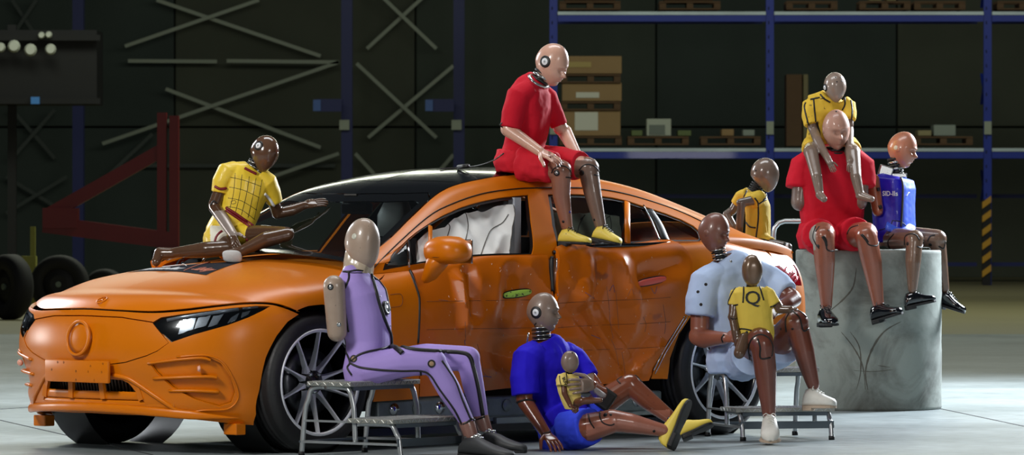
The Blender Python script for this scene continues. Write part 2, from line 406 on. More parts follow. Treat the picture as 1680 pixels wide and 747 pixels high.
# ---- red lifting frame, shelf and trolley at the left, in the dark
redm = mat('machine_red', rgb(112, 12, 16), .5, var=.15, vscale=3)
dk = mat('machine_black', rgb(8, 9, 11), .6)
rub = mat('black_rubber', rgb(20, 20, 22), .75)
D = 66.
r = empty('lifting_frame', P(278, 425, D).xyz, 0, 'dark red steel lifting frame on wheels in the dark left background', 'machine'); r.location.z = 0
MB().beam(P(266, 432, D), P(266, 185, D), .11, .2).beam(P(286, 432, D), P(286, 190, D), .11, .2).build('mast', redm, r)
MB().beam(P(84, 350, D), P(264, 248, D), .16, .18, up=(0, 1, 0)).build('jib', redm, r)
MB().beam(P(72, 368, D), P(290, 396, D), .2, .22, up=(0, 1, 0)).build('lower_beam', redm, r)
MB().box(P(100, 358, D), (.42, .3, .24)).build('gearbox', redm, r)
MB().box(P(278, 420, D), (.4, .5, .14)).build('foot', dk, r)
def bgwheel(px, py, rad, dd, wdt, ax):
    q = P(px, py, dd); q.z = rad
    o = MB().lathe([(rad*.55, -wdt/2), (rad*.9, -wdt/2), (rad, -wdt*.3), (rad, wdt*.3), (rad*.9, wdt/2), (rad*.55, wdt/2)], q, ax, 32, closed=True).build('wheel', rub, r, smooth=True)
    MB().lathe([(.001, -wdt*.3), (rad*.3, -wdt*.32), (rad*.56, -wdt*.2), (rad*.56, wdt*.2), (.001, wdt*.3)], q, ax, 24).build('rim', dk, o)
    MB().lathe([(.001, -wdt*.4), (rad*.1, -wdt*.4), (rad*.1, 0), (.001, 0)], q, ax, 12).build('hub', mat('hub_grey', rgb(120, 134, 120), .4, .4), o)
bgwheel(98, 412, .34, 63.5, .2, (.12, 1, 0)); bgwheel(16, 418, .36, 60.5, .22, (.8, .6, 0)); bgwheel(172, 412, .25, 65, .2, (.2, 1, 0))
r2 = empty('yellow_post', P(48, 410, 65), 0, 'olive yellow painted post and block between the two dark wheels', 'post'); r2.location.z = 0
ym = mat('olive_yellow', rgb(140, 140, 60), .6)
MB().box((P(48, 0, 65).x, 65, .52), (.17, .2, .26)).build('block', ym, r2); MB().box((P(54, 0, 65).x, 65, .5), (.06, .06, 1.)).build('post', ym, r2)
r3 = empty('hanging_gantry_box', P(80, 165, 78), 0, 'big black equipment gantry high on the left with small bright fittings', 'machine')
MB().box(P(75, 112, 78), (P(164, 0, 78).x-P(-14, 0, 78).x, 1.2, 1.05)).build('housing', dk, r3)
MB().box(P(75, 62, 77.3), (P(164, 0, 78).x-P(-14, 0, 78).x, .1, .08)).build('top_rail', dk, r3)
MB().box(P(75, 166, 77.3), (P(164, 0, 78).x-P(-14, 0, 78).x, .1, .08)).build('bottom_rail', dk, r3)
MB().box((P(20, 0, 78).x, 78, 1.9), (.12, .12, 3.8)).build('support_post', dk, r3)
for px, py, s in ((1, 78, .07), (23, 76, .09), (50, 82, .09), (83, 81, .08), (68, 58, .05), (80, 57, .05)):
    MB().lathe([(.001, -.05), (s*.7, -.05), (s, 0), (s*.7, .05), (.001, .05)], P(px, py, 77.2), (0, 1, 0), 12).build('fitting', mat('bright_fitting', rgb(215, 220, 205), .3, .3), r3)
MB().box(P(58, 165, 77.2), (.12, .1, .1)).build('blue_clamp', mat('clamp_blue', rgb(70, 130, 200), .4), r3)
# ------------------------------------------------------------------ the car
CTH = 0.7774
CPOS = V((-1.674, 29.65, 0))
CM = Matrix.Translation(CPOS) @ Matrix.Rotation(CTH, 4, 'Z')
CI = CM.inverted()
orange = mat('orange_satin_paint', rgb(204, 110, 2), .33, 0., coat=.1, spec=.28)
orange_d = mat('orange_dented_paint', rgb(198, 99, 3), .33, 0., coat=.15, spec=.35, speck=rgb(150, 74, 30), sscale=7., samt=.70)
MATS['orange_satin_paint'].node_tree.nodes['Principled BSDF'].inputs['Coat Roughness'].default_value = .28
MATS['orange_dented_paint'].node_tree.nodes['Principled BSDF'].inputs['Coat Roughness'].default_value = .12
gloss_blk = mat('gloss_black', rgb(8, 9, 11), .14, coat=.3)
soft_blk = mat('soft_black_trim', rgb(12, 12, 13), .45)
chrome = mat('chrome', rgb(200, 205, 210), .12, 1.)
dark_in = mat('dark_interior', rgb(26, 28, 32), .8)
car = empty('crashed_car', CPOS, CTH, 'orange four door saloon with crumpled side doors standing behind the dummies', 'car')
def interp_table(tab, X):
    """smooth (Catmull-Rom, non-uniform) interpolation of table rows keyed by column 0"""
    xs = tab[:, 0]; X = np.clip(X, xs[0], xs[-1]-1e-9); i = np.clip(np.searchsorted(xs, X, 'right')-1, 0, len(xs)-2)
    x0, x1 = xs[i], xs[i+1]; h = x1-x0; t = ((X-x0)/h)[:, None]
    Y = tab[:, 1:]; m = np.gradient(Y, xs, axis=0)
    h = h[:, None]
    return (2*t**3-3*t**2+1)*Y[i]+(t**3-2*t**2+t)*h*m[i]+(-2*t**3+3*t**2)*Y[i+1]+(t**3-t**2)*h*m[i+1]
def bspl(C, v):
    """uniform cubic B-spline over control points C (n,k,2), parameter v in 0..1, clamped ends"""
    n, k, _ = C.shape
    C = np.concatenate([2*C[:, :1]-C[:, 1:2], C, 2*C[:, -1:]-C[:, -2:-1]], 1)
    s = np.clip(v, 0, 1)*(k-1); i = np.minimum(s.astype(int), k-2); t = (s-i)[:, None]
    r = np.arange(n); g = lambda o: C[r, i+o]
    return ((1-t)**3*g(0)+(3*t**3-6*t**2+4)*g(1)+(-3*t**3+3*t**2+3*t+1)*g(2)+t**3*g(3))/6
# lower body: X, then (half width, height) pairs from sill to centreline
LT = np.array([
 [-.88, .78,.24, .84,.34, .88,.46, .88,.56, .84,.63, .75,.675, .58,.695, .30,.695, 0,.695],
 [-.80, .80,.24, .86,.34, .90,.48, .90,.62, .86,.70, .77,.755, .60,.778, .30,.780, 0,.780],
 [-.55, .86,.22, .90,.34, .925,.50, .925,.66, .90,.755, .82,.82, .62,.850, .32,.862, 0,.865],
 [-.25, .88,.21, .92,.33, .94,.50, .945,.68, .93,.80, .86,.875, .68,.905, .36,.930, 0,.935],
 [0.0, .88,.20, .93,.32, .945,.50, .953,.69, .945,.82, .885,.90, .71,.935, .38,.965, 0,.972],
 [.40, .88,.20, .93,.32, .945,.50, .950,.69, .940,.84, .890,.925, .73,.965, .40,1.005, 0,1.012],
 [.80, .88,.20, .92,.32, .938,.50, .945,.69, .930,.85, .885,.945, .835,.99, .40,1.04, 0,1.05],
 [1.3, 0.87, 0.2, 0.915, 0.32, 0.932, 0.5, 0.942, 0.69, 0.93, 0.86, 0.895, 0.995, 0.868, 1.07, 0.4, 1.03, 0, 1.03],
 [1.8, 0.87, 0.2, 0.915, 0.32, 0.932, 0.5, 0.942, 0.69, 0.932, 0.87, 0.9, 1.01, 0.872, 1.087, 0.4, 1.03, 0, 1.03],
 [2.3, 0.87, 0.2, 0.915, 0.32, 0.935, 0.5, 0.945, 0.7, 0.936, 0.88, 0.9, 1.025, 0.872, 1.105, 0.4, 1.05, 0, 1.05],
 [2.8, 0.87, 0.2, 0.925, 0.32, 0.945, 0.5, 0.953, 0.71, 0.945, 0.9, 0.9, 1.045, 0.862, 1.123, 0.4, 1.06, 0, 1.06],
 [3.2, 0.87, 0.22, 0.93, 0.34, 0.948, 0.52, 0.953, 0.72, 0.94, 0.91, 0.885, 1.055, 0.84, 1.13, 0.4, 1.09, 0, 1.09],
 [3.5, .86,.25, .92,.37, .935,.54, .938,.73, .920,.91, .850,1.025, .790,1.080, .40,1.10, 0,1.10],
 [3.75, .80,.29, .88,.40, .895,.56, .895,.74, .870,.90, .790,1.005, .720,1.060, .38,1.085, 0,1.09],
 [3.92, .70,.33, .79,.43, .82,.58, .82,.75, .79,.90, .72,.99, .66,1.045, .34,1.07, 0,1.075],
 [4.02, .55,.36, .66,.45, .70,.60, .70,.76, .68,.89, .62,.97, .57,1.02, .30,1.05, 0,1.055],
 [4.08, .34,.40, .42,.48, .46,.62, .46,.77, .45,.88, .42,.95, .40,1.00, .20,1.03, 0,1.035]])
BOW = np.array([[-.9, .39], [-.8, .37], [-.5, .25], [-.2, .10], [.1, .0], [.5, 0.], [4.2, 0.]])
GT = np.array([  # X, belt half width, belt z, rail half width, rail z, centre z
 [.30, .80,.965, .775,.975, 1.035],
 [.50, .835,.975, .79,1.02, 1.075],
 [.70, .85,.985, .755,1.10, 1.17],
 [.95, .862,1.0, .69,1.235, 1.285],
 [1.25, .868,1.02, .615,1.378, 1.410],
 [1.6, .870,1.035, .588,1.445, 1.487],
 [1.95, .870,1.05, .58,1.472, 1.505],
 [2.4, .868,1.065, .575,1.455, 1.497],
 [2.8, .860,1.082, .57,1.395, 1.445],
 [3.2, .842,1.09, .57,1.290, 1.345],
 [3.55, .800,1.085, .60,1.175, 1.225],
 [3.85, .730,1.05, .60,1.085, 1.115],
 [4.0, .66,1.02, .58,1.055, 1.07]])
CREASES = []
def dent(X, Y, Z):
    """how far the struck side is pushed in, metres"""
    g = lambda cx, cz, sx, sz: np.exp(-((X-cx)/sx)**2-((Z-cz)/sz)**2)
    d = .075*g(1.55, .50, .42, .26)+.085*g(2.35, .48, .38, .26)+.03*g(1.85, .75, .25, .15)+.02*g(1.2, .80, .18, .1)+.03*g(2.05, .33, .4, .12)
    m = np.exp(-((X-1.85)/.80)**4-((Z-.55)/.42)**4)
    n = vnoise(np.stack([X*3.1+3, Z*4.3, X*0], -1)); n2 = vnoise(np.stack([X*7+Z*4, Z*8-X*2, X*0+5], -1)); n3 = vnoise(np.stack([X*17, Z*15+X*5, X*0+9], -1))
    d = d+m*(.040*(np.abs(n)*2-.5)+.007*n2+.0008*n3)
    # sharp folds
    def fold(x0, z0, x1, z1, w, a):
        t = np.clip(((X-x0)*(x1-x0)+(Z-z0)*(z1-z0))/((x1-x0)**2+(z1-z0)**2), 0, 1)
        dd = np.hypot(X-x0-t*(x1-x0), Z-z0-t*(z1-z0)); return a*np.maximum(0, 1-dd/w)**1.3
    d = d-fold(1.98, .80, 2.35, .42, .10, .055)+fold(2.02, .72, 2.40, .36, .09, .045)-fold(2.3, 1.0, 2.36, .82, .09, .035)+fold(2.12, 1.0, 2.1, .8, .08, .025)
    d = d-fold(1.05, .90, 1.08, .66, .07, .04)+fold(1.14, .94, 1.17, .72, .07, .035)+fold(2.45, .90, 2.75, .97, .09, .03)-fold(2.35, .30, 2.6, .5, .08, .035)-fold(1.75, .40, 1.95, .36, .08, .04)
    d = d+fold(1.45, .92, 1.40, .70, .10, .03)-fold(1.6, .97, 1.78, .80, .10, .03)+fold(1.25, .52, 1.6, .46, .10, .03)
    fade = 1/(1+np.exp(-(X-.86)/.03))/(1+np.exp((X-2.95)/.05))/(1+np.exp((Z-1.02)/.012))
    return d*fade
def Lfun(u, v, dents=True):
    c = interp_table(LT, u).reshape(len(u), -1, 2); q = bspl(c, v); Y, Z = q[:, 0], q[:, 1]
    bow = np.interp(u, BOW[:, 0], BOW[:, 1]); X = u+bow*(Y/.95)**2
    if dents: Y = Y-dent(X, Y, Z)
    return np.stack([X, Y, Z], -1)
def Gfun(u, v, off=0.):
    t = interp_table(GT, u); bw, bz, rw, rz, cz = t.T; cz = cz+.014
    pts = [(bw+.012, bz-.09), (bw+.004, bz-.03), (bw-.004, bz+.03)]
    for f in (.3, .55, .8): pts.append((bw+(rw-bw)*f+.022*math.sin(math.pi*f), bz+(rz-bz)*f))
    pts += [(rw+.03, rz-.035), (rw-.005, rz+.004), (rw-.10, rz+(cz-rz)*.38), (rw*.6, rz+(cz-rz)*.72), (rw*.3, rz+(cz-rz)*.94), (rw*0, cz)]
    c = np.stack([np.stack(p, -1) for p in pts], 1); q = bspl(c, v)
    return np.stack([u, q[:, 0], q[:, 1]], -1)
GV_BELT, GV_RAIL = 1/11*1.1, 7.35/11
NX0 = np.array([[.12, -.68], [.17, -.75], [.21, -.785], [.26, -.81], [.34, -.825], [.45, -.855], [.55, -.865], [.63, -.855], [.70, -.835], [.75, -.81], [.79, -.775], [.85, -.70], [.95, -.55]])
PL = np.array([(0, 0), (.15, .006), (.30, .022), (.45, .055), (.58, .10), (.70, .165), (.79, .245), (.86, .345), (.905, .47), (.93, .62), (.942, .80), (.948, 1.0), (.95, 1.2)])
_s = np.concatenate([[0], np.cumsum(np.hypot(*np.diff(PL, axis=0).T))]); _s /= _s[-1]
PLT = np.column_stack([_s, PL])
ZW = np.array([[.12, .955], [.22, .968], [.30, .975], [.42, .99], [.55, 1.0], [.66, 1.0], [.74, .985], [.80, .955], [.88, .90], [.95, .85]])
def Afun(u, v):
    """front fascia: u round the plan outline from the centre, v = height"""
    q = interp_table(PLT, u); t = interp_table(np.column_stack([NX0]), v)[:, 0]; wv = interp_table(ZW, v)[:, 0]
    return np.stack([t+q[:, 1]*(1+.0*v), q[:, 0]*wv, v], -1)
class Patch:
    def __init__(s, fn, u0, u1, v0, v1, nu=260, nv=150):
        s.fn = fn; U, W = np.meshgrid(np.linspace(u0, u1, nu), np.linspace(v0, v1, nv), indexing='ij'); s.U, s.V = U.ravel(), W.ravel()
        p = fn(s.U, s.V); p = p*np.array([1, -1, 1]); s.p = p
        idx = np.arange(nu*nv).reshape(nu, nv)
        s.f = np.stack([idx[:-1, :-1], idx[1:, :-1], idx[1:, 1:], idx[:-1, 1:]], -1).reshape(-1, 4)
        tri = np.concatenate([s.f[:, [0, 1, 2]], s.f[:, [0, 2, 3]]]); s.tri = tri
        s.t = BVHTree.FromPolygons([V(q) for q in p], [tuple(int(k) for k in f) for f in tri])
    def _uv(s, loc, i):
        a, b, c = s.tri[i]; A, B, C = s.p[a], s.p[b], s.p[c]; P_ = np.array(loc)
        v0, v1, v2 = B-A, C-A, P_-A; d00, d01, d11, d20, d21 = v0@v0, v0@v1, v1@v1, v2@v0, v2@v1; den = d00*d11-d01*d01
        y = (d11*d20-d01*d21)/den; z = (d00*d21-d01*d20)/den; x = 1-y-z
        return (x*s.U[a]+y*s.U[b]+z*s.U[c], x*s.V[a]+y*s.V[b]+z*s.V[c])
    def px(s, x, y):
        o = CI @ CAMLOC; d = (CI.to_3x3() @ raydir(x, y)); h = s.t.ray_cast(o, d)
        if h[0] is None:
            q = CI @ P(x, y, 29.6)
            for _ in range(8):
                n = s.t.find_nearest(q); q = o+d*((n[0]-o).dot(d))
            h = n
        return s._uv(h[0], h[2])
    def xz(s, X, Z):
        h = s.t.ray_cast(V((X, -3, Z)), V((0, 1, 0)))
        if h[0] is None: h = s.t.find_nearest(V((X, -.9, Z)))
        return s._uv(h[0], h[2])
    def pts(s, L):
        out = []
        for q in L:
            if q[0] == 'c': out.append(s.xz(q[1], q[2]))
            elif q[0] == 'u': out.append((q[1], q[2]))
            else: out.append(s.px(*q))
        return out
LS = Patch(Lfun, -.88, 4.08, 0, 1, 420, 120)
GS = Patch(Gfun, .30, 4.0, 0, 1, 300, 150)
AS = Patch(Afun, 0, 1, .125, .92, 160, 160)
def inpoly(x, y, poly):
    c = np.zeros(x.shape, bool); n = len(poly)
    for i in range(n):
        x0, y0 = poly[i]; x1, y1 = poly[i-1]
        m = ((y0 > y) != (y1 > y)) & (x < (x1-x0)*(y-y0)/((y1-y0) if y1 != y0 else 1e-12)+x0); c ^= m
    return c
def resample(poly, su, sv, h):
    out = []; n = len(poly)
    for i in range(n):
        a = np.array(poly[i], float); b = np.array(poly[(i+1) % n], float); L = math.hypot((b[0]-a[0])*su, (b[1]-a[1])*sv); k = max(1, int(L/h))
        for j in range(k): out.append(a+(b-a)*j/k)
    return out
def offset_poly(poly, su, sv, d):
    """inset (d>0) a polygon, working in metres"""
    p = [np.array((q[0]*su, q[1]*sv)) for q in poly]; n = len(p)
    A = sum(p[i][0]*p[(i+1) % n][1]-p[(i+1) % n][0]*p[i][1] for i in range(n)); sg = 1 if A > 0 else -1; out = []
    for i in range(n):
        e = p[(i+1) % n]-p[i-1]; L = np.hypot(*e)
        nn = np.array((-e[1], e[0]))/max(L, 1e-9)*sg; q = p[i]+nn*d; out.append((q[0]/su, q[1]/sv))
    return out
def panel(name, patch, poly, m, su, sv, h=.03, holes=(), off=0., flange=.012, parent=None, mirror=True, sym=False, gap=.0, extra=None, label=None):
    """a thickness-edged skin piece cut out of a parametric surface; su,sv: metres per parameter unit"""
    if gap: poly = offset_poly(poly, su, sv, gap)
    rings = [resample(poly, su, sv, h)]+[resample(q, su, sv, h) for q in holes]
    pts = []; edges = []
    for r in rings:
        n0 = len(pts); pts += [V((q[0]*su, q[1]*sv)) for q in r]; edges += [(n0+i, n0+(i+1) % len(r)) for i in range(len(r))]
    P0 = np.array([[q.x, q.y] for q in pts]); lo, hi = P0.min(0), P0.max(0)
    gx, gy = np.meshgrid(np.arange(lo[0]+h/2, hi[0], h), np.arange(lo[1]+h/2, hi[1], h)); gx, gy = gx.ravel(), gy.ravel()
    R = [[(q[0]*su, q[1]*sv) for q in r] for r in rings]
    ins = inpoly(gx, gy, R[0])
    for r in R[1:]: ins &= ~inpoly(gx, gy, r)
    gx, gy = gx[ins], gy[ins]
    if len(gx):
        B = np.concatenate([np.array(r) for r in R]); keep = np.ones(len(gx), bool)
        for i in range(0, len(gx), 2000):
            dd = ((gx[i:i+2000, None]-B[None, :, 0])**2+(gy[i:i+2000, None]-B[None, :, 1])**2).min(1); keep[i:i+2000] = dd > (h*.45)**2
        gx, gy = gx[keep], gy[keep]
    allp = pts+[V((a, b)) for a, b in zip(gx, gy)]
    res = delaunay_2d_cdt(allp, edges, [], 0, 1e-6)
    vs, es, fs = res[0], res[1], res[2]
    A = np.array([[q.x, q.y] for q in vs]); F = np.array([f for f in fs if len(f) == 3]); c = A[F].mean(1)
    ok = inpoly(c[:, 0], c[:, 1], R[0])
    for r in R[1:]: ok &= ~inpoly(c[:, 0], c[:, 1], r)
    F = F[ok]; u, vv = A[:, 0]/su, A[:, 1]/sv
    ed = {}
    for f in F:
        for a, b in ((f[0], f[1]), (f[1], f[2]), (f[2], f[0])):
            ed[(a, b)] = 1
    bnd = [(a, b) for (a, b) in ed if (b, a) not in ed]
    e = 1e-3
    def ev(uu, ww): return patch.fn(uu, ww)
    p = ev(u, vv); pu = ev(u+e/su, vv)-ev(u-e/su, vv); pv = ev(u, vv+e/sv)-ev(u, vv-e/sv)
    nn = np.cross(pu, pv); L = np.linalg.norm(nn, axis=1); L[L < 1e-12] = 1; nn /= L[:, None]
    # outward = away from the axis of the car
    cen = np.array([1.6, 0, .55]); s = np.sign(((p-cen)*nn).sum(1).mean()) or 1; nn *= s
    if extra is not None: p = p+nn*extra(p)[:, None]
    p = p+nn*off
    # orientation of faces
    fn = np.cross(p[F[:, 1]]-p[F[:, 0]], p[F[:, 2]]-p[F[:, 0]]); flip = (fn*nn[F[:, 0]]).sum() < 0
    if flip: F = F[:, ::-1]; bnd = [(b, a) for a, b in bnd]
    n0 = len(p); bi = sorted({i for q in bnd for i in q}); mp = {i: k for k, i in enumerate(bi)}
    pv_ = p; nv_ = nn; faces = [tuple(int(k) for k in f) for f in F]
    if flange and bnd:
        o1 = p[bi]-nn[bi]*flange; k1 = n0; k2 = n0+len(bi)
        side_n = nn[bi]*0.
        pv_ = np.concatenate([p, p[bi], o1]); nv_ = np.concatenate([nn, side_n, side_n])
        for a, b in bnd: faces.append((k1+mp[b], k1+mp[a], k2+mp[a], k2+mp[b]))
    objs = []
    def make(side):
        q = pv_.copy(); nq = nv_.copy(); fc = faces
        if side < 0: q[:, 1] *= -1; nq[:, 1] *= -1; fc = [f[::-1] for f in faces]
        me = bpy.data.meshes.new(name); me.from_pydata(q.tolist(), [], fc)
        return me, q, nq, fc
    if sym:
        a = make(1); b = make(-1); q = np.concatenate([a[1], b[1]]); nq = np.concatenate([a[2], b[2]]); fc = a[3]+[tuple(i+len(a[1]) for i in f) for f in b[3]]
        bpy.data.meshes.remove(a[0]); bpy.data.meshes.remove(b[0])
        me = bpy.data.meshes.new(name); me.from_pydata(q.tolist(), [], fc); sets = [(me, nq)]
    else:
        a = make(-1); sets = [(a[0], a[2])]
        if mirror: b = make(1); sets.append((b[0], b[2]))
    for me, nq in sets:
        me.polygons.foreach_set('use_smooth', [True]*len(me.polygons))
        me.normals_split_custom_set_from_vertices([tuple(k) for k in nq])
        o = link(name, me, m, parent or car, smooth=None)
        if label and me is sets[0][0]: o['label'] = label
        objs.append(o)
    return objs
SU, SL = 1., 2.15      # metres per unit for the lower body patch (X, section)
SG = 1.62
SA_U, SA_V = 1.95, 1.
def cl(X, Z=None): return None
# --- hood (centreline -> shut line -> fender crown -> base of the windscreen)
shut = [(150, 506.5), (200, 509.5), (250, 511.5), (300, 508), (350, 502), (400, 497), (440, 497), (468, 503), (492, 513)]
hood_front = [LS.px(q[0], q[1]-1.2) for q in spl(shut, 4)]
hood_poly = [(-.8, 1.0)]+[(u, v) for u, v in hood_front]
arch = [LS.xz(.42*math.cos(a), .365+.42*math.sin(a)) for a in np.radians([112, 100, 88, 76, 66])]
hood_poly += arch+[(.40, .565), (.50, .62), (.56, .66), (.60, .74), (.52, .86), (.47, 1.0)]
hood_poly[0] = (hood_front[0][0], 1.0)
panel('hood', LS, hood_poly, orange, SU, SL, .03, sym=True, flange=.006)
# --- fender behind the wheel
gapx = [(671, 441), (682, 472), (687, 490), (687, 524), (685, 563)]
fen = [LS.xz(.42*math.cos(a), .365+.42*math.sin(a)) for a in np.radians([62, 50, 36, 22, 8, -8])]+[LS.px(612, 660)]
dx = [LS.px(*q) for q in gapx][::-1]; dxb = LS.px(687, 655)
fen += [dxb]+dx+[LS.px(655, 438), LS.px(640, 441), (.60, .70), (.5, .61), (.40, .555)]
fen_p = [(u, v) for u, v in fen]
panel('fender', LS, fen_p, orange, SU, SL, .035, gap=.002, mirror=False)
# --- doors
bot = lambda x: 654-(x-698)*.115 if x > 698 else 656
fd_top = [(676, 436), (700, 431), (740, 425), (777, 421.5), (840, 419.5), (899, 418.5)]
fdoor = [LS.px(*q) for q in gapx]+[LS.px(687, 652)]+[LS.px(x, bot(x)) for x in (740, 790, 850, 903)]+[LS.px(905, 600), LS.px(905, 520), LS.px(904, 460)]+[LS.px(*q) for q in fd_top[::-1]]
panel('front_door', LS, fdoor, orange_d, SU, SL, .018, gap=.0075, mirror=False, label='crumpled front door panel')
rd_top = [(907, 414), (955, 405), (1000, 402.5), (1050, 401), (1094, 399)]
rd_rear = [(1112, 404), (1126, 416), (1133, 432), (1133, 455), (1127, 495), (1118, 520), (1100, 550), (1082, 580), (1068, 604)]
rdoor = [LS.px(908, 470), LS.px(907, 560), LS.px(908, 640), LS.px(985, 632), LS.px(1062, 624)]+[LS.px(*q) for q in rd_rear[::-1]]+[LS.px(*q) for q in rd_top[::-1]]
def rd_extra(p):
    # the struck rear door stands proud of its opening, most at its front edge
    return .012+.028*np.exp(-((p[:, 0]-1.9)/.22)**2)*np.clip((p[:, 2]-.55)/.3, 0, 1)+.01*np.exp(-((p[:, 0]-2.75)/.2)**2)
panel('rear_door', LS, rdoor, orange_d, SU, SL, .016, gap=.004, mirror=False, extra=rd_extra, flange=.03, label='badly crumpled rear door panel')
# --- quarter panel and rear fascia
RXA = 3.12
arcr = [LS.xz(RXA+.42*math.cos(a), .37+.42*math.sin(a)) for a in np.radians([186, 170, 150, 130, 110, 90, 70, 50, 30, 10, -8])]
light = [(1271, 437), (1286, 433), (1302, 434.5), (1309, 446), (1315, 469), (1303, 468), (1288, 463), (1277, 452)]
tl = [LS.px(*q) for q in light]
quart = [LS.px(1072, 604), LS.px(1068, 622)]+[LS.px(1085, 622)]+arcr[:]+[(3.55, .085), (3.75, .10), (3.9, .11), (4.0, .11), (4.07, .10), (4.075, 1.0), (3.72, 1.0), (3.66, .78)]+[LS.px(1290, 413), LS.px(1240, 406)]+[(3.2, .70), (2.9, .70), LS.px(1097, 399)]+[LS.px(*q) for q in [(1114, 404), (1129, 416), (1136, 432), (1136, 455), (1130, 495), (1121, 520), (1103, 550), (1085, 580)]]
quart_u = []
for q in quart:
    if not quart_u or math.hypot(q[0]-quart_u[-1][0], (q[1]-quart_u[-1][1])*2) > .004: quart_u.append(q)
panel('quarter_panel', LS, quart_u, orange, SU, SL, .03, holes=[tl], gap=.001)
redl = mat('tail_lamp_red', rgb(150, 8, 22), .08, coat=1.)
to = panel('tail_lamp', LS, tl, redl, SU, SL, .02, off=.002, gap=.003)
# lamp's inner bright elements
for o in to[:1]:
    S_ = Surf(o)
    for k, (a, b) in enumerate([((1292, 452), (1300, 444)), ((1298, 459), (1304, 448)), ((1286, 446), (1290, 439)), ((1303, 463), (1309, 455))]):
        S_.line('reflector', [a, b], .006, mat('lamp_reflector', rgb(225, 110, 130), .15, .5), o, lift=.002, curve=False)
def lline(name, pts, r, m, lift):
    out = []
    for q in spl(pts, 4):
        u, v = LS.px(*q); p = Lfun(np.array([u]), np.array([v]))[0]; out.append((p[0], -p[1]-lift, p[2]))
    MB().tube(out, r, 8).build(name, m, car, smooth=True, local=True)
lline('door_seal', [(672, 443), (683, 472), (688, 490), (688, 524), (686, 563)], .008, soft_blk, -.002)
lline('door_seal', [(905, 422), (904, 440), (905, 458), (906, 478)], .012, soft_blk, .004)
lline('door_edge_metal', [(909, 424), (909, 442), (912, 462), (910, 486)], .003, chrome, .022)
lline('door_edge_metal', [(1121, 519), (1103, 548), (1085, 578), (1070, 608)], .0035, chrome, .012)
lline('door_edge_metal', [(1127, 519), (1109, 548), (1091, 578), (1073, 614)], .003, chrome, .008)
# intact far side doors
for nm, x0, x1 in (('fender', .44, .82), ('front_door', .83, 1.93), ('rear_door', 1.94, 2.68)):
    pl = [LS.xz(x0, .26), LS.xz(x1, .26), (x1, .70), (x0, .70 if x0 > .5 else .6)]
    oo = panel(nm, Patch(lambda u, v: Lfun(u, v, False), -.8, 4.08, 0, 1, 30, 20), pl, orange, SU, SL, .06, mirror=True)
    bpy.data.objects.remove(oo[0])
# --- front fascia
ap = lambda L: [AS.px(*q) for q in L]
top_f = [(150, 507.5), (200, 510.5), (250, 513), (300, 510), (350, 504), (400, 499), (440, 499), (466, 505), (490, 515)]
archf = [(472, 528), (454, 551), (436, 587), (427, 630), (420, 680), (416, 698)]
lamp = [(249, 530), (264, 521), (300, 515.5), (330, 511.5), (380, 505.5), (420, 502), (444, 502.5), (431, 510), (408, 521), (373, 534), (319, 549), (281, 562), (266, 548)]
lamp_uv = ap(lamp)
grille = ap([(150, 517.5), (200, 520), (250, 528), (266, 548), (277, 563), (258, 577), (240, 585), (205, 596), (182, 599), (150, 600)])
gu = [(0, grille[0][1])]+grille+[(0, grille[-1][1])]
intake = ap([(150, 620), (200, 624), (211, 629), (226, 648), (240, 663), (214, 666), (150, 664.5)])
iu = [(0, intake[0][1])]+intake+[(0, intake[-1][1])]
vent = ap([(246, 597), (300, 588), (342, 586), (362, 596), (378, 618), (386, 645), (380, 661), (360, 668), (318, 655), (282, 636), (256, 612)])
tf = ap([(q[0], q[1]+1.0) for q in spl(top_f, 4)]); af = ap(archf)
botf = ap([(400, 697), (350, 692), (296, 686), (240, 682), (180, 680), (150, 678)])
fasc = [(0, tf[0][1])]+tf+af+botf+[(0, botf[-1][1])]
holes = []
# holes touching the centreline are merged into the outline
fas = [(0, tf[0][1])]+tf+af+botf+[(0, botf[-1][1])]
fas_hole_iu = [(0.0005, iu[0][1])]+iu[1:-1]+[(0.0005, iu[-1][1])]
fas = [(0, tf[0][1])]+tf+af+botf+[(0, botf[-1][1]), (0, iu[-1][1])]+intake[::-1]+[(0, iu[0][1]), (0, gu[-1][1])]+grille[::-1]+[(0, gu[0][1])]
panel('front_bumper', AS, fas, orange, SA_U, SA_V, .022, holes=[lamp_uv, vent], sym=True, flange=.018)
gi = [(0, gu[0][1]-.005)]+[(a, b) for a, b in offset_poly(gu, SA_U, SA_V, .005)[1:-1]]+[(0, gu[-1][1]+.003)]
def gx(p): return -.004+0*p[:, 0]
panel('grille_panel', AS, gi, orange, SA_U, SA_V, .022, sym=True, extra=gx)
# front bumper cover's side vent: recessed tray and three blades
panel('vent_tray', AS, vent, orange, SA_U, SA_V, .02, off=-.022, flange=0)
fas_near = AS
def apt(px, py, lift=0.):
    u, v = AS.px(px, py); p = Afun(np.array([u]), np.array([v]))[0]
    a = Afun(np.array([u+.002]), np.array([v]))[0]-p; b = Afun(np.array([u]), np.array([v+.002]))[0]-p; n = np.cross(a, b); n /= np.linalg.norm(n)
    if n[0] > 0: n = -n
    if abs(n[0]) < .3 and n[1] < 0: n = -n
    q = p+n*lift; return q
def blade(name, pts, r, ry, m, lift=0., both=True, par=None):
    pp = [apt(*q, lift) for q in spl(pts, 4)]
    for s in ((-1, 1) if both else (-1,)):
        MB().tube([(q[0], s*q[1], q[2]) for q in pp], r, 10, ry=ry, up=(0, 0, 1)).build(name, m, par or car, smooth=True, local=True)
blade('vent_blade', [(243, 597), (290, 591), (330, 588), (346, 592)], .009, .016, orange, -.004)
blade('vent_blade', [(252, 622), (300, 620), (345, 619), (356, 621)], .010, .018, orange, -.006)
blade('vent_blade', [(278, 642), (320, 642), (360, 644)], .010, .018, orange, -.006)
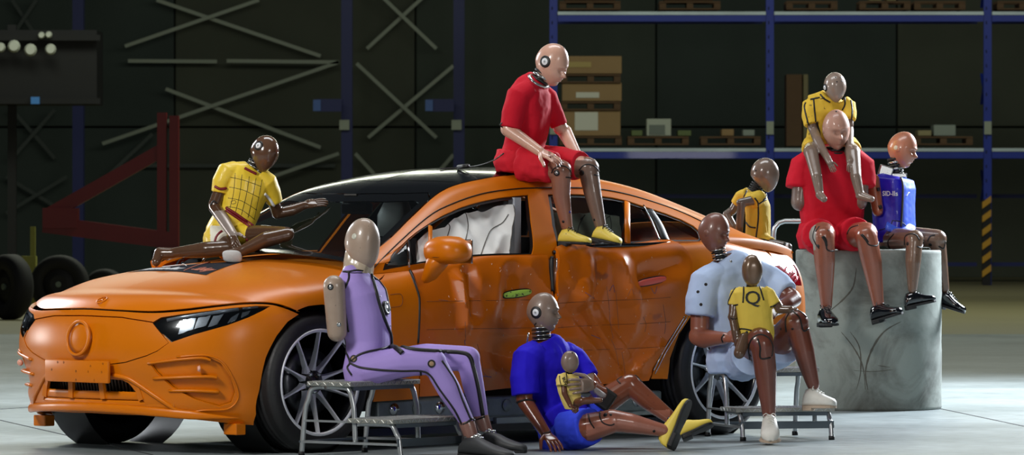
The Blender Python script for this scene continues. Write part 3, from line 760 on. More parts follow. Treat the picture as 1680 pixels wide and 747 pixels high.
blade('vent_rim', [(296, 683), (330, 674), (372, 672), (389, 658), (390, 640), (378, 612), (362, 592), (335, 583), (290, 586)], .005, .006, orange, .001)
blade('intake_frame', [(183, 615.5), (209, 621), (228, 632), (251, 648), (275, 664), (292, 675)], .012, .010, orange, .002)
q = apt(328, 605, .004)
for s in (-1, 1): MB().lathe([(.001, -.012), (.013, -.012), (.018, 0), (.001, .004)], (q[0], s*q[1], q[2]), (1, -s*-.6, 0), 20).build('parking_sensor', mat('sensor_pink', rgb(230, 170, 150), .3), car, smooth=True, local=True)
# lower lip and intake grille
lipz = [(0, .232), (.3, .232), (.6, .236), (.80, .245)]
def plan(yv, z, dx=0.):
    t = interp_table(NX0, np.array([z]))[0, 0]; xx = np.interp(abs(yv), PL[:, 0], PL[:, 1]); return (t+xx+dx, yv, z)
mb = MB(); mb.tube([plan(y, .238-.05*(abs(y)/.88)**2, -.012) for y in np.linspace(-.84, .84, 45)], [.024*min(1, .12+(.84-abs(y))*5) for y in np.linspace(-.84, .84, 45)], 12, ry=.010, up=(0, 0, 1)); mb.build('front_lip', orange, car, smooth=True, local=True)
mb = MB(); mb.tube([plan(y, .262, .01) for y in np.linspace(-.58, .58, 31)], .02, 10, ry=.007, up=(0, 0, 1)); mb.build('intake_blade', orange, car, smooth=True, local=True)
mb = MB(); mb.tube([plan(y, .305, .012) for y in np.linspace(-.50, .50, 31)], .022, 10, ry=.006, up=(0, 0, 1)); mb.build('intake_blade', orange, car, smooth=True, local=True)
for y in (-.36, -.12, .12, .36):
    a = plan(y*1.0, .40, .02); b = plan(y*1.1, .285, .005); MB().beam(a, b, .035, .02, up=(1, 0, 0)).build('intake_strut', orange, car, local=True)
mb = MB()
for k in range(46):
    y = -.56+k*.0249; a = plan(y, .28, .09); b = plan(y, .40, .09); mb.beam(a, b, .012, .03, up=(1, 0, 0))
gr = mb.build('radiator_vanes', mat('vane_brown', rgb(70, 44, 26), .4, .3), car, local=True); gr['kind'] = 'stuff'
MB().box((-.66, 0, .33), (.04, 1.16, .2)).build('radiator_backing', soft_blk, car, local=True)
MB().box((-.12, 0, .215), (.9, 1.2, .03)).build('undertray', mat('undertray_silver', rgb(150, 160, 165), .4, .3, var=.3), car, local=True)
for s in (-1, 1): MB().box((-.46, s*.78, .135), (.07, .10, .06), bev=.006).build('skid_block', orange, car, local=True)
# number plate carrier
z0 = .430
pl = MB(); pl.box((-.878, 0, z0), (.022, .52, .118), bev=.008); pc = pl.build('plate_carrier', orange, car, local=True); sharp(pc.data)
for yy, zz in ((-.21, .0), (-.1, .0), (0, .0), (.2, .005), (-.22, .045), (.1, .045), (0, -.045), (.15, .045), (-.15, -.045), (-.12, .03)):
    MB().lathe([(.001, -.003), (.0055, -.003), (.0065, 0), (.001, 0)], (-.889, yy, z0+zz), (-1, 0, 0), 10).build('rivet', mat('rivet_dark', rgb(110, 56, 22), .4), pc, smooth=True, local=True)
# taped-over round badge on the grille panel
zb = .605; xb = interp_table(NX0, np.array([zb]))[0, 0]
bd = MB().lathe([(.001, -.012), (.085, -.010), (.10, .002), (.001, .002)][::-1], (xb-.004, 0, zb), (-1, 0, .1), 40)
bd = MB().lathe([(.001, .010), (.055, .008), (.084, .0), (.084, -.02)], (xb-.004, 0, zb), (-1, 0, .12), 40).build('round_badge', orange, car, smooth=True, local=True)
MB().tube([V((xb-.004, 0, zb))+V((-.010, math.cos(t)*.088, math.sin(t)*.088)) + V((.12*math.sin(t)*.1, 0, 0)) for t in np.linspace(0, 2*math.pi, 49)[:-1]], .009, 10, closed=True).build('badge_ring', orange, bd, smooth=True, local=True)
# headlamps
lens_in = panel('headlamp', AS, lamp_uv, gloss_blk, SA_U, SA_V, .03, off=-.012, gap=.001, flange=.0)
hl = {-1: lens_in[0], 1: lens_in[1]}
bright = mat('lamp_chrome', rgb(150, 158, 168), .25, .5, var=.3, vscale=60)
for s in (-1, 1):
    def ln(name, pts, r, ry, m, lift):
        pp = [apt(*q, lift) for q in pts]
        MB().tube([(q[0], s*-q[1]*-1, q[2]) for q in pp], r, 8, ry=ry, up=(0, 0, 1)).build(name, m, hl[s], smooth=True, local=True)
    ln('light_strip', [(273, 525), (300, 519.5), (330, 515), (360, 510.5), (392, 506)], .010, .006, bright, -.008)
    ln('light_strip', [(398, 505.5), (412, 504), (424, 502.5)], .006, .005, bright, -.008)
    for q in ([(300, 524), (321, 521), (316, 540), (292, 549)], [(325, 521), (346, 517), (338, 534), (318, 540)], [(350, 518), (367, 515), (356, 532), (341, 537)], [(379, 521), (393, 513), (388, 524), (373, 530)], [(398, 512), (412, 508), (408, 515), (396, 521)]):
        uv = AS.pts(q); oo = panel('lens_unit', AS, uv, bright, SA_U, SA_V, .012, off=-.006, flange=.01, mirror=False, parent=hl[s], extra=lambda p: .004*np.sin(p[:, 1]*160))[0]
        if s > 0:
            a = verts_np(oo.data); a[:, 1] *= -1; set_verts(oo.data, a); oo.data.flip_normals()
lg = panel('headlamp_glass', AS, lamp_uv, glassmat('clear_lamp_glass', (.9, .93, .95), 1., .02), SA_U, SA_V, .03, off=.0, gap=.0015, flange=0)
# --- greenhouse
gp = lambda L: [GS.px(*q) for q in L]
win_front = gp([(669, 392), (690, 376), (715, 360), (740, 347.5), (765, 337.5), (792, 330), (819, 324.5), (845, 321.5), (867, 319.5), (871, 360), (873, 417.5), (820, 419), (778, 421), (740, 424.5), (706, 430), (680, 434), (640, 441.5), (628, 444), (641, 421), (654, 406)])
win_rear = gp([(899, 319), (940, 318.5), (978, 320.5), (1005, 324), (1030, 329.5), (1058, 339), (1092, 350), (1118, 360), (1138, 370.5), (1149, 380), (1153, 392), (1147, 396), (1082, 396.5), (1030, 400), (955, 404), (914, 408), (906, 370)])
side_bot = [(.42, .085), (4.0, .085)]
gpoly = [(.34, .088), (.8, .088), (1.5, .088), (2.3, .088), (3.3, .088), (3.98, .088), (3.98, GV_RAIL)]
gpoly += [(x, GV_RAIL) for x in (3.5, 3.1, 2.7, 2.3, 1.9, 1.6, 1.4, 1.25, 1.1, .95, .8, .65, .5, .38)]
panel('body_side_frame', GS, gpoly, orange, SU, SG, .025, holes=[win_front, win_rear], flange=.02)
for w_, nm in ((win_front, 'window_trim'), (win_rear, 'window_trim')):
    panel(nm, GS, w_, soft_blk, SU, SG, .03, holes=[offset_poly(w_, SU, SG, .026)], off=-.006, gap=.002, flange=0)
gl = glassmat('car_window_glass', (.80, .86, .85), 1., .02)
glw = glassmat('windscreen_glass', (.74, .86, .80), 1., .02)
# roof: black glass panels with a joint, windscreen and rear screen
hd = 1.17
def roofpoly(pts): return pts
ws = [(.375, GV_RAIL+.012), (.62, GV_RAIL+.012), (.9, GV_RAIL+.012), (1.13, GV_RAIL+.012), (1.19, GV_RAIL+.06), (1.13, .85), (1.10, 1.0), (.34, 1.0), (.34, .85)]
ws_in = [(.42, GV_RAIL+.045), (.62, GV_RAIL+.045), (.9, GV_RAIL+.045), (1.08, GV_RAIL+.045), (1.09, GV_RAIL+.08), (1.04, .85), (1.01, 1.0), (.43, 1.0), (.43, .85)]
# frit border = outline minus the clear part (open at the centreline)
frit = ws[:7]+[(ws_in[6][0], 1.0)]+ws_in[5::-1]+[(ws_in[8][0], .85), (ws_in[7][0], 1.0)]+ws[7:]
panel('windscreen_border', GS, frit, gloss_blk, SU, SG, .03, sym=True, flange=.006)
panel('windscreen', GS, ws_in, glw, SU, SG, .05, sym=True, flange=0, off=-.001)
rf1 = [(1.145, GV_RAIL+.008), (1.2, GV_RAIL+.06), (1.14, .85), (1.112, 1.0), (1.30, 1.0), (1.34, .85), (1.42, GV_RAIL+.008)]
rf2 = [(1.43, GV_RAIL+.008), (1.35, .85), (1.31, 1.0), (2.62, 1.0), (2.62, .85), (2.60, GV_RAIL+.008), (2.2, GV_RAIL+.008), (1.8, GV_RAIL+.008)]
rf3 = [(2.61, GV_RAIL+.008), (2.63, .85), (2.63, 1.0), (3.60, 1.0), (3.60, .85), (3.58, GV_RAIL+.008), (3.1, GV_RAIL+.008)]
rf4 = [(3.59, GV_RAIL+.004), (3.61, .85), (3.61, 1.0), (3.98, 1.0), (3.98, GV_RAIL+.004)]
panel('roof_header', GS, rf1, gloss_blk, SU, SG, .03, sym=True)
panel('roof_glass', GS, rf2, gloss_blk, SU, SG, .04, sym=True)
panel('rear_screen', GS, rf3, gloss_blk, SU, SG, .04, sym=True)
panel('tailgate', GS, rf4, orange, SU, SG, .04, sym=True)
GSo = Surf(bpy.data.objects['body_side_frame'])
# glass of the near side rear door and quarter window, dividers
gw = offset_poly(win_rear, SU, SG, .024)
panel('side_glass', GS, gw, gl, SU, SG, .04, off=-.012, flange=0)
fq = gp([(620, 444), (640, 425.5), (667, 400), (671, 438)])
panel('side_glass', GS, fq, gl, SU, SG, .04, off=-.010, flange=0, mirror=True)
def gline(name, pts, wd, m, lift=-.002, ry=.006, par=None):
    out = [];
    for q in spl(pts, 4) if len(pts) > 2 else pts:
        u, v = GS.px(*q); p = Gfun(np.array([u]), np.array([v]))[0]; out.append((p[0], -p[1]-lift, p[2]))
    MB().tube(out, wd, 8, ry=ry, up=(1, 0, 0)).build(name, m, par or car, smooth=True, local=True)
    MB().tube([(a, -b, c) for a, b, c in out], wd, 8, ry=ry, up=(1, 0, 0)).build(name, m, par or car, smooth=True, local=True)
gline('window_divider', [(706.5, 371), (706.5, 428)], .014, orange)
gline('window_divider', [(671, 394), (671, 439)], .007, chrome)
gline('window_divider', [(1029.5, 332), (1030, 399)], .020, orange)
gline('window_divider', [(1056, 337), (1070, 365), (1083, 397)], .006, chrome)
gline('pillar_cover', [(1066, 344), (1082, 368), (1094, 397)], .03, soft_blk, lift=-.004)
gline('waist_moulding', [(905, 414.5), (955, 406), (1000, 403.5), (1050, 402), (1094, 399.5)], .012, gloss_blk, lift=.016, ry=.012)
gline('rail_groove', [(604, 450), (640, 411), (700, 357), (740, 335), (790, 318), (840, 310.5), (880, 308.5), (940, 308), (985, 310.5), (1030, 319), (1080, 334), (1120, 349), (1160, 368)], .0035, soft_blk, lift=0.003, ry=.003)
# --- wheel wells, floor pan and sill
MB().box((1.56, 0, .23), (2.2, 1.5, .06)).build('floor_pan', dark_in, car, local=True)
mb = MB()
for cx in (0, 3.12):
    for s in (-1, 1):
        mb2 = MB().lathe([(.424, -.26), (.424, .03)], (cx, s*.80, .38), (0, s, 0), 40); mb2.build('wheel_arch_liner', soft_blk, car, smooth=True, local=True)
mb.box((0, 0, .5), (.9, 1.06, .5)); mb.box((-.36, 0, .50), (.38, 1.1, .36)); mb.build('inner_structure', soft_blk, car, local=True)
MB().box((3.12, 0, .55), (.9, 1.06, .6)).build('inner_structure', soft_blk, car, local=True)
sillm = mat('bare_sill_metal', rgb(112, 122, 122), .42, .35, var=.4, vscale=14, bump=.3, bscale=30)
for s in (-1, 1):
    sl = MB().box((1.6, s*.80, .205), (2.2, .1, .11), bev=.012).build('sill', mat('sill_black', rgb(16, 18, 20), .5) if s > 0 else sillm, car, local=True)
    if s < 0:
        for x in np.arange(.62, 2.6, .17):
            MB().lathe([(.001, -.006), (.018, -.006), (.022, 0), (.034, 0), (.034, .006), (.001, .006)], (x, -.852, .21), (0, -1, 0), 14).build('bolt_boss', chrome if int(x*10) % 3 == 0 else sillm, sl, smooth=True, local=True)
        MB().box((1.6, -.79, .14), (2.2, .06, .03)).box((1.95, -.83, .125), (1.1, .03, .035)).build('sill_rail', mat('rail_silver', rgb(150, 160, 158), .35, .5), sl, local=True)
        MB().box((1.6, -.7, .09), (2.4, .3, .04)).build('battery_cover', mat('cover_navy', rgb(14, 18, 30), .3), car, local=True)
# --- wheels
tyre_m = mat('tyre_rubber', rgb(24, 24, 26), .55, bump=.2, bscale=40)
rimb = mat('rim_black', rgb(14, 14, 18), .25, coat=.5)
rimc = mat('rim_machined', rgb(236, 238, 246), .38, .45)
def wheel(cx, s, steer=0., spin=0.):
    R_ = .3725; yo = s*.815
    ax = Matrix.Rotation(steer, 3, 'Z') @ V((0, s, 0)); c = V((cx, yo, R_))
    side = ax.cross(V((0, 0, 1))).normalized(); upv = V((0, 0, 1))
    def L(r, t, h): return c+ax*h+side*(r*math.cos(t+spin))+upv*(r*math.sin(t+spin))
    prof = [(.268, .118), (.285, .128), (.315, .130), (.345, .122), (.362, .104)]
    for h in (.085, .05, .015, -.02, -.055, -.085): prof += [(.3725-.6*max(0, abs(h)-.06), h+.012), (.3725, h-.008), (.364, h-.010), (.364, h-.016)]
    prof += [(.362, -.104), (.345, -.122), (.30, -.128), (.268, -.118)]
    w_ = MB().lathe([(.282, .120), (.276, .128), (.268, .126), (.262, .105), (.258, .06), (.250, .0), (.262, -.11), (.27, -.12)], c, ax, 64).build('wheel', rimb, car, smooth=True, local=True)
    MB().lathe([(.001, -.02), (.262, -.03), (.262, -.05), (.001, -.05)], c, ax, 40).build('wheel_barrel', rimb, w_, smooth=True, local=True)
    MB().lathe(prof, c, ax, 72).build('tyre', tyre_m, w_, smooth=True, local=True)
    MB().lathe([(.285, .118), (.284, .130), (.272, .131), (.266, .124)], c, ax, 64).build('rim_lip', rimc, w_, smooth=True, local=True)
    for k in range(10):
        t = 2*math.pi*k/10; vs = []
        for (r, wd, h, th) in ((.05, .026, .075, .04), (.10, .011, .088, .032), (.18, .0065, .108, .026), (.268, .0085, .126, .02)):
            for a, hh in ((-wd, h-th), (-wd*.55, h), (wd*.55, h), (wd, h-th)): vs.append(L(r, t, hh)+(-side*math.sin(t+spin)+upv*math.cos(t+spin))*a)
        fs = []
        for i in range(3):
            for j in range(3): fs.append((i*4+j, i*4+j+1, (i+1)*4+j+1, (i+1)*4+j))
        fs += [(3, 2, 1, 0), (12, 13, 14, 15)]
        MB().add(vs, fs).build('spoke', rimc, w_, local=True)
    MB().lathe([(.001, .10), (.028, .098), (.034, .085), (.062, .078), (.072, .05), (.072, .0)], c, ax, 30).build('hub_cap', rimb, w_, smooth=True, local=True)
    for k in range(5):
        t = 2*math.pi*(k+.5)/5; MB().lathe([(.001, .015), (.010, .014), (.011, 0)], L(.05, t, .078), ax, 8).build('wheel_bolt', chrome, w_, smooth=True, local=True)
    MB().lathe([(.18, .0), (.18, .02), (.09, .02), (.09, 0)], c+ax*.02, ax, 40).build('brake_disc', mat('disc_steel', rgb(70, 72, 76), .35, .8), w_, smooth=True, local=True)
for cx in (0, 3.12):
    for s in (-1, 1): wheel(cx, s, 0, .33 if cx == 0 else .15)
# --- door mirror
def mirror(s):
    h = CM.inverted() @ V((0, 0, 0))
    c0 = CI @ P(735, 424, 29.0)
    c0 = V((.92, -1.0, CAMH-(424-HOR)*29.3/FPX)); 
    q = CI @ P(735, 413, 29.35); c = V((q.x, s*abs(q.y), q.z))
    mb = MB(); secs = []
    for t, sx, sz in ((-1, .012, .012), (-.94, .05, .045), (-.78, .08, .063), (-.4, .096, .074), (0, .10, .076), (.4, .098, .074), (.75, .082, .060), (.94, .05, .036), (1, .012, .01)):
        secs.append((c+V((0, s*t*.135, .008*(1-t*t))), V((sx, 0, 0)), V((0, 0, sz))))
    mb.loft(secs, 28, 2.3); o = mb.build('mirror_housing', orange, car, smooth=True, local=True)
    MB().loft([(c+V((-.01, -s*.05, -.03)), V((.07, 0, 0)), V((0, .06, 0))), (c+V((-.02, -s*.08, -.09)), V((.06, 0, 0)), V((0, .05, 0))), (c+V((-.02, -s*.13, -.15)), V((.04, 0, 0)), V((0, .035, 0))), (c+V((-.02, -s*.15, -.17)), V((.01, 0, 0)), V((0, .01, 0)))], 20).build('mirror_foot', orange, o, smooth=True, local=True)
    MB().box(c+V((.085, 0, 0)), (.01, .20, .13), bev=.004).build('mirror_glass', chrome, o, local=True)
    MB().tube([c+V((-.09*math.cos(t)*.98, s*.128*math.sin(t)*.98, -.03)) for t in np.linspace(-1.4, 1.4, 24)], .003, 6).build('mirror_seam', soft_blk, o, smooth=True, local=True)
mirror(-1)
# --- door handles: green tape on the front one, pink on the rear one
def handle(px, py, L, tilt, m, lab, pull):
    u, v = LS.px(px, py); p = Lfun(np.array([u]), np.array([v]))[0]; c = V((p[0], -p[1]-pull, p[2]))
    d = V((math.cos(tilt), 0, math.sin(tilt))); n = V((0, -1, 0)); z = V((-d.z, 0, d.x))
    rc = MB().loft([(c+n*.0, d*(L/2+.010), z*.024), (c+n*.006, d*(L/2+.010), z*.024)], 28, 2.5).build('handle_recess', soft_blk, car, local=True)
    rc2 = MB().loft([(c+n*.004, d*(L/2), z*.018), (c+n*.014, d*(L/2), z*.018), (c+n*.019, d*(L/2-.012), z*.013)], 28, 3.).build('door_handle', m, car, smooth=False, local=True); sharp(rc2.data, 50)
    rc2['label'] = lab
handle(847, 482, .21, .09, mat('lime_tape', rgb(170, 212, 80), .5, speck=rgb(60, 70, 20), sscale=60., samt=.6), 'lime green door handle', .0)
handle(1061, 461.5, .23, .13, mat('pink_tape', rgb(206, 82, 66), .45), 'salmon pink door handle', .03)
# --- scratches and transfer marks on the struck doors
DS = Surf(*[o for o in car.children if o.name.startswith(('front_door', 'rear_door', 'fender')) and min(v[1] for v in o.bound_box) < -.5])
sc1 = mat('scratch_grey', rgb(128, 92, 84), .7); sc2 = mat('scratch_pale', rgb(220, 190, 170), .6); sc3 = mat('scratch_blue', rgb(84, 80, 128), .7); ink = mat('grid_ink', rgb(96, 50, 16), .7)
rd_o = [o for o in car.children if o.name.startswith('rear_door')][0]; fd_o = [o for o in car.children if o.name.startswith('front_door')][0]
for y in (495, 535, 575): DS.line('grid_line', [(915, y+3), (960, y), (1010, y-2), (1060, y-4), (1100, y-7)], .0011, ink, rd_o, .0008)
for y in (494, 540): DS.line('grid_line', [(700, y+1), (760, y), (830, y-1), (895, y-2)], .0011, ink, fd_o, .0008)
for a in ([(995, 470), (999, 500), (1001, 530), (1006, 556)], [(1010, 476), (1013, 510), (1015, 540)], [(1030, 486), (1036, 474), (1040, 484)], [(1002, 556), (1010, 575), (1015, 600)], [(1020, 578), (1024, 600), (1026, 618)], [(1088, 500), (1092, 530), (1090, 548)], [(1055, 520), (1060, 532), (1058, 545)]):
    DS.line('scuff_mark', a, .0011, sc1, rd_o, .0006)
for a in ([(975, 490), (960, 480)], [(1000, 478), (1006, 468), (1008, 480)], [(1068, 472), (1074, 482), (1078, 470)], [(970, 550), (985, 556)]): DS.line('scuff_mark', a, .0016, sc3, rd_o, .0006)
for a in ([(783, 565), (790, 590), (793, 610), (800, 618)], [(763, 528), (764, 560)], [(770, 508), (772, 520)], [(720, 492), (735, 494)]): DS.line('scuff_mark', a, .0012, sc1, fd_o, .0006)
for a in ([(762, 558), (763, 566)], [(790, 617), (806, 619)]): DS.line('scuff_mark', a, .002, sc3, fd_o, .0006)
rng = random.Random(3)
for k in range(46):
    x, y = rng.uniform(700, 895), rng.uniform(430, 630); DS.line('paint_chip', [(x, y), (x+rng.uniform(-2, 2), y+rng.uniform(1, 4))], .0013, sc2, fd_o, .0006, curve=False)
for k in range(46):
    x, y = rng.uniform(925, 1100), rng.uniform(420, 610); DS.line('paint_chip', [(x, y), (x+rng.uniform(-2, 2), y+rng.uniform(1, 3))], .0013, sc2, rd_o, .0006, curve=False)
DS.line('charge_flap_seam', [(640, 484), (655, 482.5), (660, 487), (660, 498), (655, 503), (636, 505)], .0016, ink, car, .0006)
# --- hood sticker with lettering and badge
HS = Surf(bpy.data.objects['hood'])
def drape(me, S, org, ux, uy, lift, name, m, parent):
    """lay a flat mesh (x,y) on a surface: org/ux/uy in world, projected straight down"""
    a = verts_np(me); out = []
    for x, y, z in a:
        q = org+ux*x+uy*y; h = S.t.ray_cast(V((q.x, q.y, 3)), V((0, 0, -1)))
        zz = h[0].z if h[0] is not None else q.z
        out.append((q.x, q.y, zz+lift+z))
    set_verts(me, out); world_mesh(me, parent); return link(name, me, m, parent, None)
st_px = [(210, 447.5), (262, 428), (300, 424), (372, 424), (396, 433), (337, 451.5), (290, 447.5), (250, 446)]
stp = [HS.hit(*q)[0] for q in [(207, 447), (250, 431), (402, 429), (338, 452)]]
g = MB(); nn_ = 14
vs = []; fs = []
for i in range(nn_+1):
    for j in range(nn_+1):
        a = stp[0].lerp(stp[1], i/nn_); b = stp[3].lerp(stp[2], i/nn_); q = a.lerp(b, j/nn_)
        h = HS.t.ray_cast(V((q.x, q.y, 3)), V((0, 0, -1)))[0]; vs.append(h+V((0, 0, .0018)))
for i in range(nn_):
    for j in range(nn_): fs.append((i*(nn_+1)+j, i*(nn_+1)+j+1, (i+1)*(nn_+1)+j+1, (i+1)*(nn_+1)+j))
stick = g.add(vs, fs).build('hood_sticker', mat('sticker_black', rgb(16, 20, 32), .7, spec=.08), car, smooth=True)
ux = (stp[3]-stp[0]).normalized(); uy = (stp[1]-stp[0]); uy = (uy-ux*uy.dot(ux)).normalized(); wdt = (stp[3]-stp[0]).length
def lay(txt, px, py, size, m, sx=1., sy=1.):
    me = text_mesh(txt, size, .0006, .0008); o_ = HS.hit(px, py)[0]
    drape(me, HS, o_, V((ux.x*sx, ux.y*sx, 0)), V((uy.x*sy, uy.y*sy, 0)), .0035, 'lettering', m, stick)
wt = mat('print_white', rgb(225, 228, 232), .5); rd = mat('print_red', rgb(200, 120, 96), .5)
lay('Mercedes-Benz', 268, 441.5, .105, wt, .62, 1.2); lay('Safety', 336, 443, .12, rd, .62, 1.1)
HS.line('swoosh', [(266, 437), (285, 433.5), (300, 434), (306, 437)], .0028, wt, stick, .003)
HS.line('swoosh', [(302, 445), (322, 437), (345, 431)], .0028, rd, stick, .003)
bpos, bn = HS.hit(167.5, 493)
t1 = bn.cross(V((0, 0, 1))).normalized(); t2 = bn.cross(t1)
bdg = MB().tube([bpos+bn*.003+(t1*math.cos(t)+t2*math.sin(t))*.030 for t in np.linspace(0, 2*math.pi, 33)[:-1]], .0035, 8, closed=True).build('hood_badge', orange, car, smooth=True)
mb = MB()
for k in range(3):
    t = 2*math.pi*k/3+math.pi/6; mb.tube([bpos+bn*.003, bpos+bn*.003+(t1*math.cos(t)+t2*math.sin(t))*.028], [.005, .001], 6)
mb.build('badge_star', orange, bdg, smooth=True)
0 and HS.line('hood_crease', [(262, 494), (300, 484), (360, 467), (420, 452), (480, 443), (540, 434)], .004, orange, car, -.0022)
# --- interior seen through the glass
seatm = mat('seat_pale', rgb(150, 158, 165), .6, var=.1)
def seat(x, y, m=seatm):
    r_ = MB().loft([(V((x, y, .45)), V((.26, 0, 0)), V((0, .25, 0))), (V((x, y, .62)), V((.27, 0, 0)), V((0, .26, 0)))], 20, 3.).build('seat', m, car, smooth=True, local=True)
    MB().loft([(V((x+.22, y, .55)), V((.09, 0, 0)), V((0, .24, 0))), (V((x+.30, y, .9)), V((.08, 0, 0)), V((0, .25, 0))), (V((x+.36, y, 1.12)), V((.06, 0, 0)), V((0, .19, 0)))], 20, 2.6).build('seat_back', m, r_, smooth=True, local=True)
    MB().loft([(V((x+.37, y, 1.13)), V((.05, 0, 0)), V((0, .11, 0))), (V((x+.39, y, 1.25)), V((.05, 0, 0)), V((0, .13, 0))), (V((x+.40, y, 1.33)), V((.03, 0, 0)), V((0, .09, 0)))], 16, 2.6).build('headrest', m, r_, smooth=True, local=True)
seat(1.42, .40); seat(1.42, -.40); seat(2.35, .38, dark_in); seat(2.35, -.38, dark_in)
MB().loft([(V((.75, 0, .80)), V((.25, 0, 0)), V((0, .70, 0))), (V((.72, 0, .98)), V((.28, 0, 0)), V((0, .72, 0)))], 24, 4.).build('dashboard', dark_in, car, smooth=True, local=True)
MB().tube([V((1.02, -.38, .93))+V((.05*math.sin(t), .18*math.cos(t), .17*math.sin(t))) for t in np.linspace(0, 2*math.pi, 33)[:-1]], .014, 8, closed=True).build('steering_wheel', soft_blk, car, smooth=True, local=True)
MB().box((1.14, 0, 1.29), (.04, .22, .065), bev=.01).build('interior_mirror', soft_blk, car, local=True)
MB().box((1.14, 0, 1.345), (.10, .10, .05)).build('camera_housing', soft_blk, car, local=True)
# --- deployed curtain airbags: folded white cloth just inside the side windows
abm = mat('airbag_cloth', rgb(246, 247, 245), .75, var=.03, vscale=8); abm2 = mat('grey_airbag_cloth', rgb(150, 154, 140), .8, var=.15, vscale=6)  # rear airbag cloth is a greyer colour than the front one
def bag(name, poly_px, m, seams):
    uv = GS.pts(poly_px)
    def ex(p):
        n = vnoise(np.stack([p[:, 0]*5+p[:, 2]*2, p[:, 2]*3, p[:, 1]*0], -1)); n2 = vnoise(np.stack([p[:, 0]*16+p[:, 2]*9, p[:, 2]*7, p[:, 1]*0+4], -1))
        n3 = np.abs(vnoise(np.stack([p[:, 0]*9-p[:, 2]*8, p[:, 2]*4+p[:, 0]*3, p[:, 1]*0+7], -1)))
        return .03*n+.010*n2-.022*n3
    ob = panel(name, GS, uv, m, SU, SG, .014, off=-.04, mirror=False, extra=ex, flange=.03)[0]
    # true normals for the folds
    me = ob.data; me.update()
    if me.attributes.get('custom_normal'): me.attributes.remove(me.attributes['custom_normal'])
    S_ = Surf(ob)
    for q in seams: S_.line('airbag_seam', q, .0028, mat('seam_grey', rgb(96, 92, 88), .8), ob, .001)
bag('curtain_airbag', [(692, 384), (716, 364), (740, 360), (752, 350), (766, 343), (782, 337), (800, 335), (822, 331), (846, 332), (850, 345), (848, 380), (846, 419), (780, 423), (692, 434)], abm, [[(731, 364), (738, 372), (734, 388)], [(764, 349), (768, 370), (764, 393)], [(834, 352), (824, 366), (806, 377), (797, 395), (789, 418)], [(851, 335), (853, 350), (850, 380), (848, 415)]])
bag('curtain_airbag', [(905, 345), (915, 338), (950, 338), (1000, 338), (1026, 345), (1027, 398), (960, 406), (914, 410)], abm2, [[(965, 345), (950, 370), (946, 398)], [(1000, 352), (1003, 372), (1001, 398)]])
MB().box((1.72, -.66, 1.18), (.05, .05, .34)).build('belt_cover', mat('pillar_cover_grey', rgb(170, 176, 184), .6), car, local=True)
# cable on the roof running up to the seated dummy
RS = Surf(*[o for o in car.children if o.name.startswith(('roof_glass', 'roof_header'))])
pth = [P(826, 252, 29.9), P(812, 262, 30.1), P(795, 269, 30.4), P(775, 273.5, 30.6), P(750, 275.5, 30.75), P(722, 277.5, 30.7)]
MB().tube([V(q) for q in spl(pth, 6)], .004, 6).build('roof_cable', soft_blk, car, smooth=True)
MB().tube([P(752, 274, 30.7), P(768, 272.5, 30.6)], .012, 8).build('cable_clip', soft_blk, car, smooth=True)
# ------------------------------------------------------------------ crash test dummies
def skin(name, c, rough=.32): return mat(name, rgb(*c), rough, var=.16, vscale=14, coat=.35, speck=tuple(k*.45 for k in rgb(*c)), sscale=70., samt=.70)
seam_m = mat('seam_black', rgb(12, 12, 13), .5)
metal = mat('joint_metal', rgb(180, 182, 182), .25, .9)
disc_w = mat('target_white', rgb(225, 228, 232), .4)
def solid(name, mb, vox, m, parent, sm=4, extra=None, fold=None, paint=None):
    """closed union of the collected shapes, smoothed into one continuous surface"""
    me = mb.mesh(name+'_raw'); o = bpy.data.objects.new('raw', me); COL.objects.link(o)
    r = o.modifiers.new('r', 'REMESH'); r.mode = 'VOXEL'; r.voxel_size = vox; r.adaptivity = 0
    if sm: s_ = o.modifiers.new('s', 'SMOOTH'); s_.factor = .5; s_.iterations = sm
    dg = bpy.context.evaluated_depsgraph_get(); dg.update()
    out = bpy.data.meshes.new_from_object(o.evaluated_get(dg)); bpy.data.objects.remove(o); bpy.data.meshes.remove(me); out.name = name
    if fold:
        a = verts_np(out); n = normals_np(out); set_verts(out, a+n*fold(a, n)[:, None])
    if extra is not None and extra.v:
        e = extra.mesh('x'); bm = bmesh.new(); bm.from_mesh(out); bm.from_mesh(e); bm.to_mesh(out); bm.free(); bpy.data.meshes.remove(e)
    mats = [m]
    if paint:
        nv = len(out.vertices); a = verts_np(out); px = 840+FPX*a[:, 0]/a[:, 1]; py = HOR+FPX*(CAMH-a[:, 2])/a[:, 1]
        idx = np.zeros(nv, int)
        for k, (mm, x0, y0, x1, y1) in enumerate(paint): mats.append(mm); idx[(px > x0) & (px < x1) & (py > y0) & (py < y1)] = k+1
        out.materials.clear()
        for q in mats: out.materials.append(q)
        fi = [int(idx[p.vertices[0]]) for p in out.polygons]; out.polygons.foreach_set('material_index', fi)
    world_mesh(out, parent)
    return link(name, out, m, parent, True)
def folds(amp, freq=9., stretch=(1, 1, .45), fine=.3):
    st = np.array(stretch)
    def f(a, n):
        q = a*freq*st; w = vnoise(q*.5+3)*1.3
        r = 1-np.abs(vnoise(q+w[:, None]))*2.2
        return amp*(np.clip(r, -.6, 1)*.7+.5*vnoise(q*1.9+11))+amp*fine*vnoise(a*45)
    return f
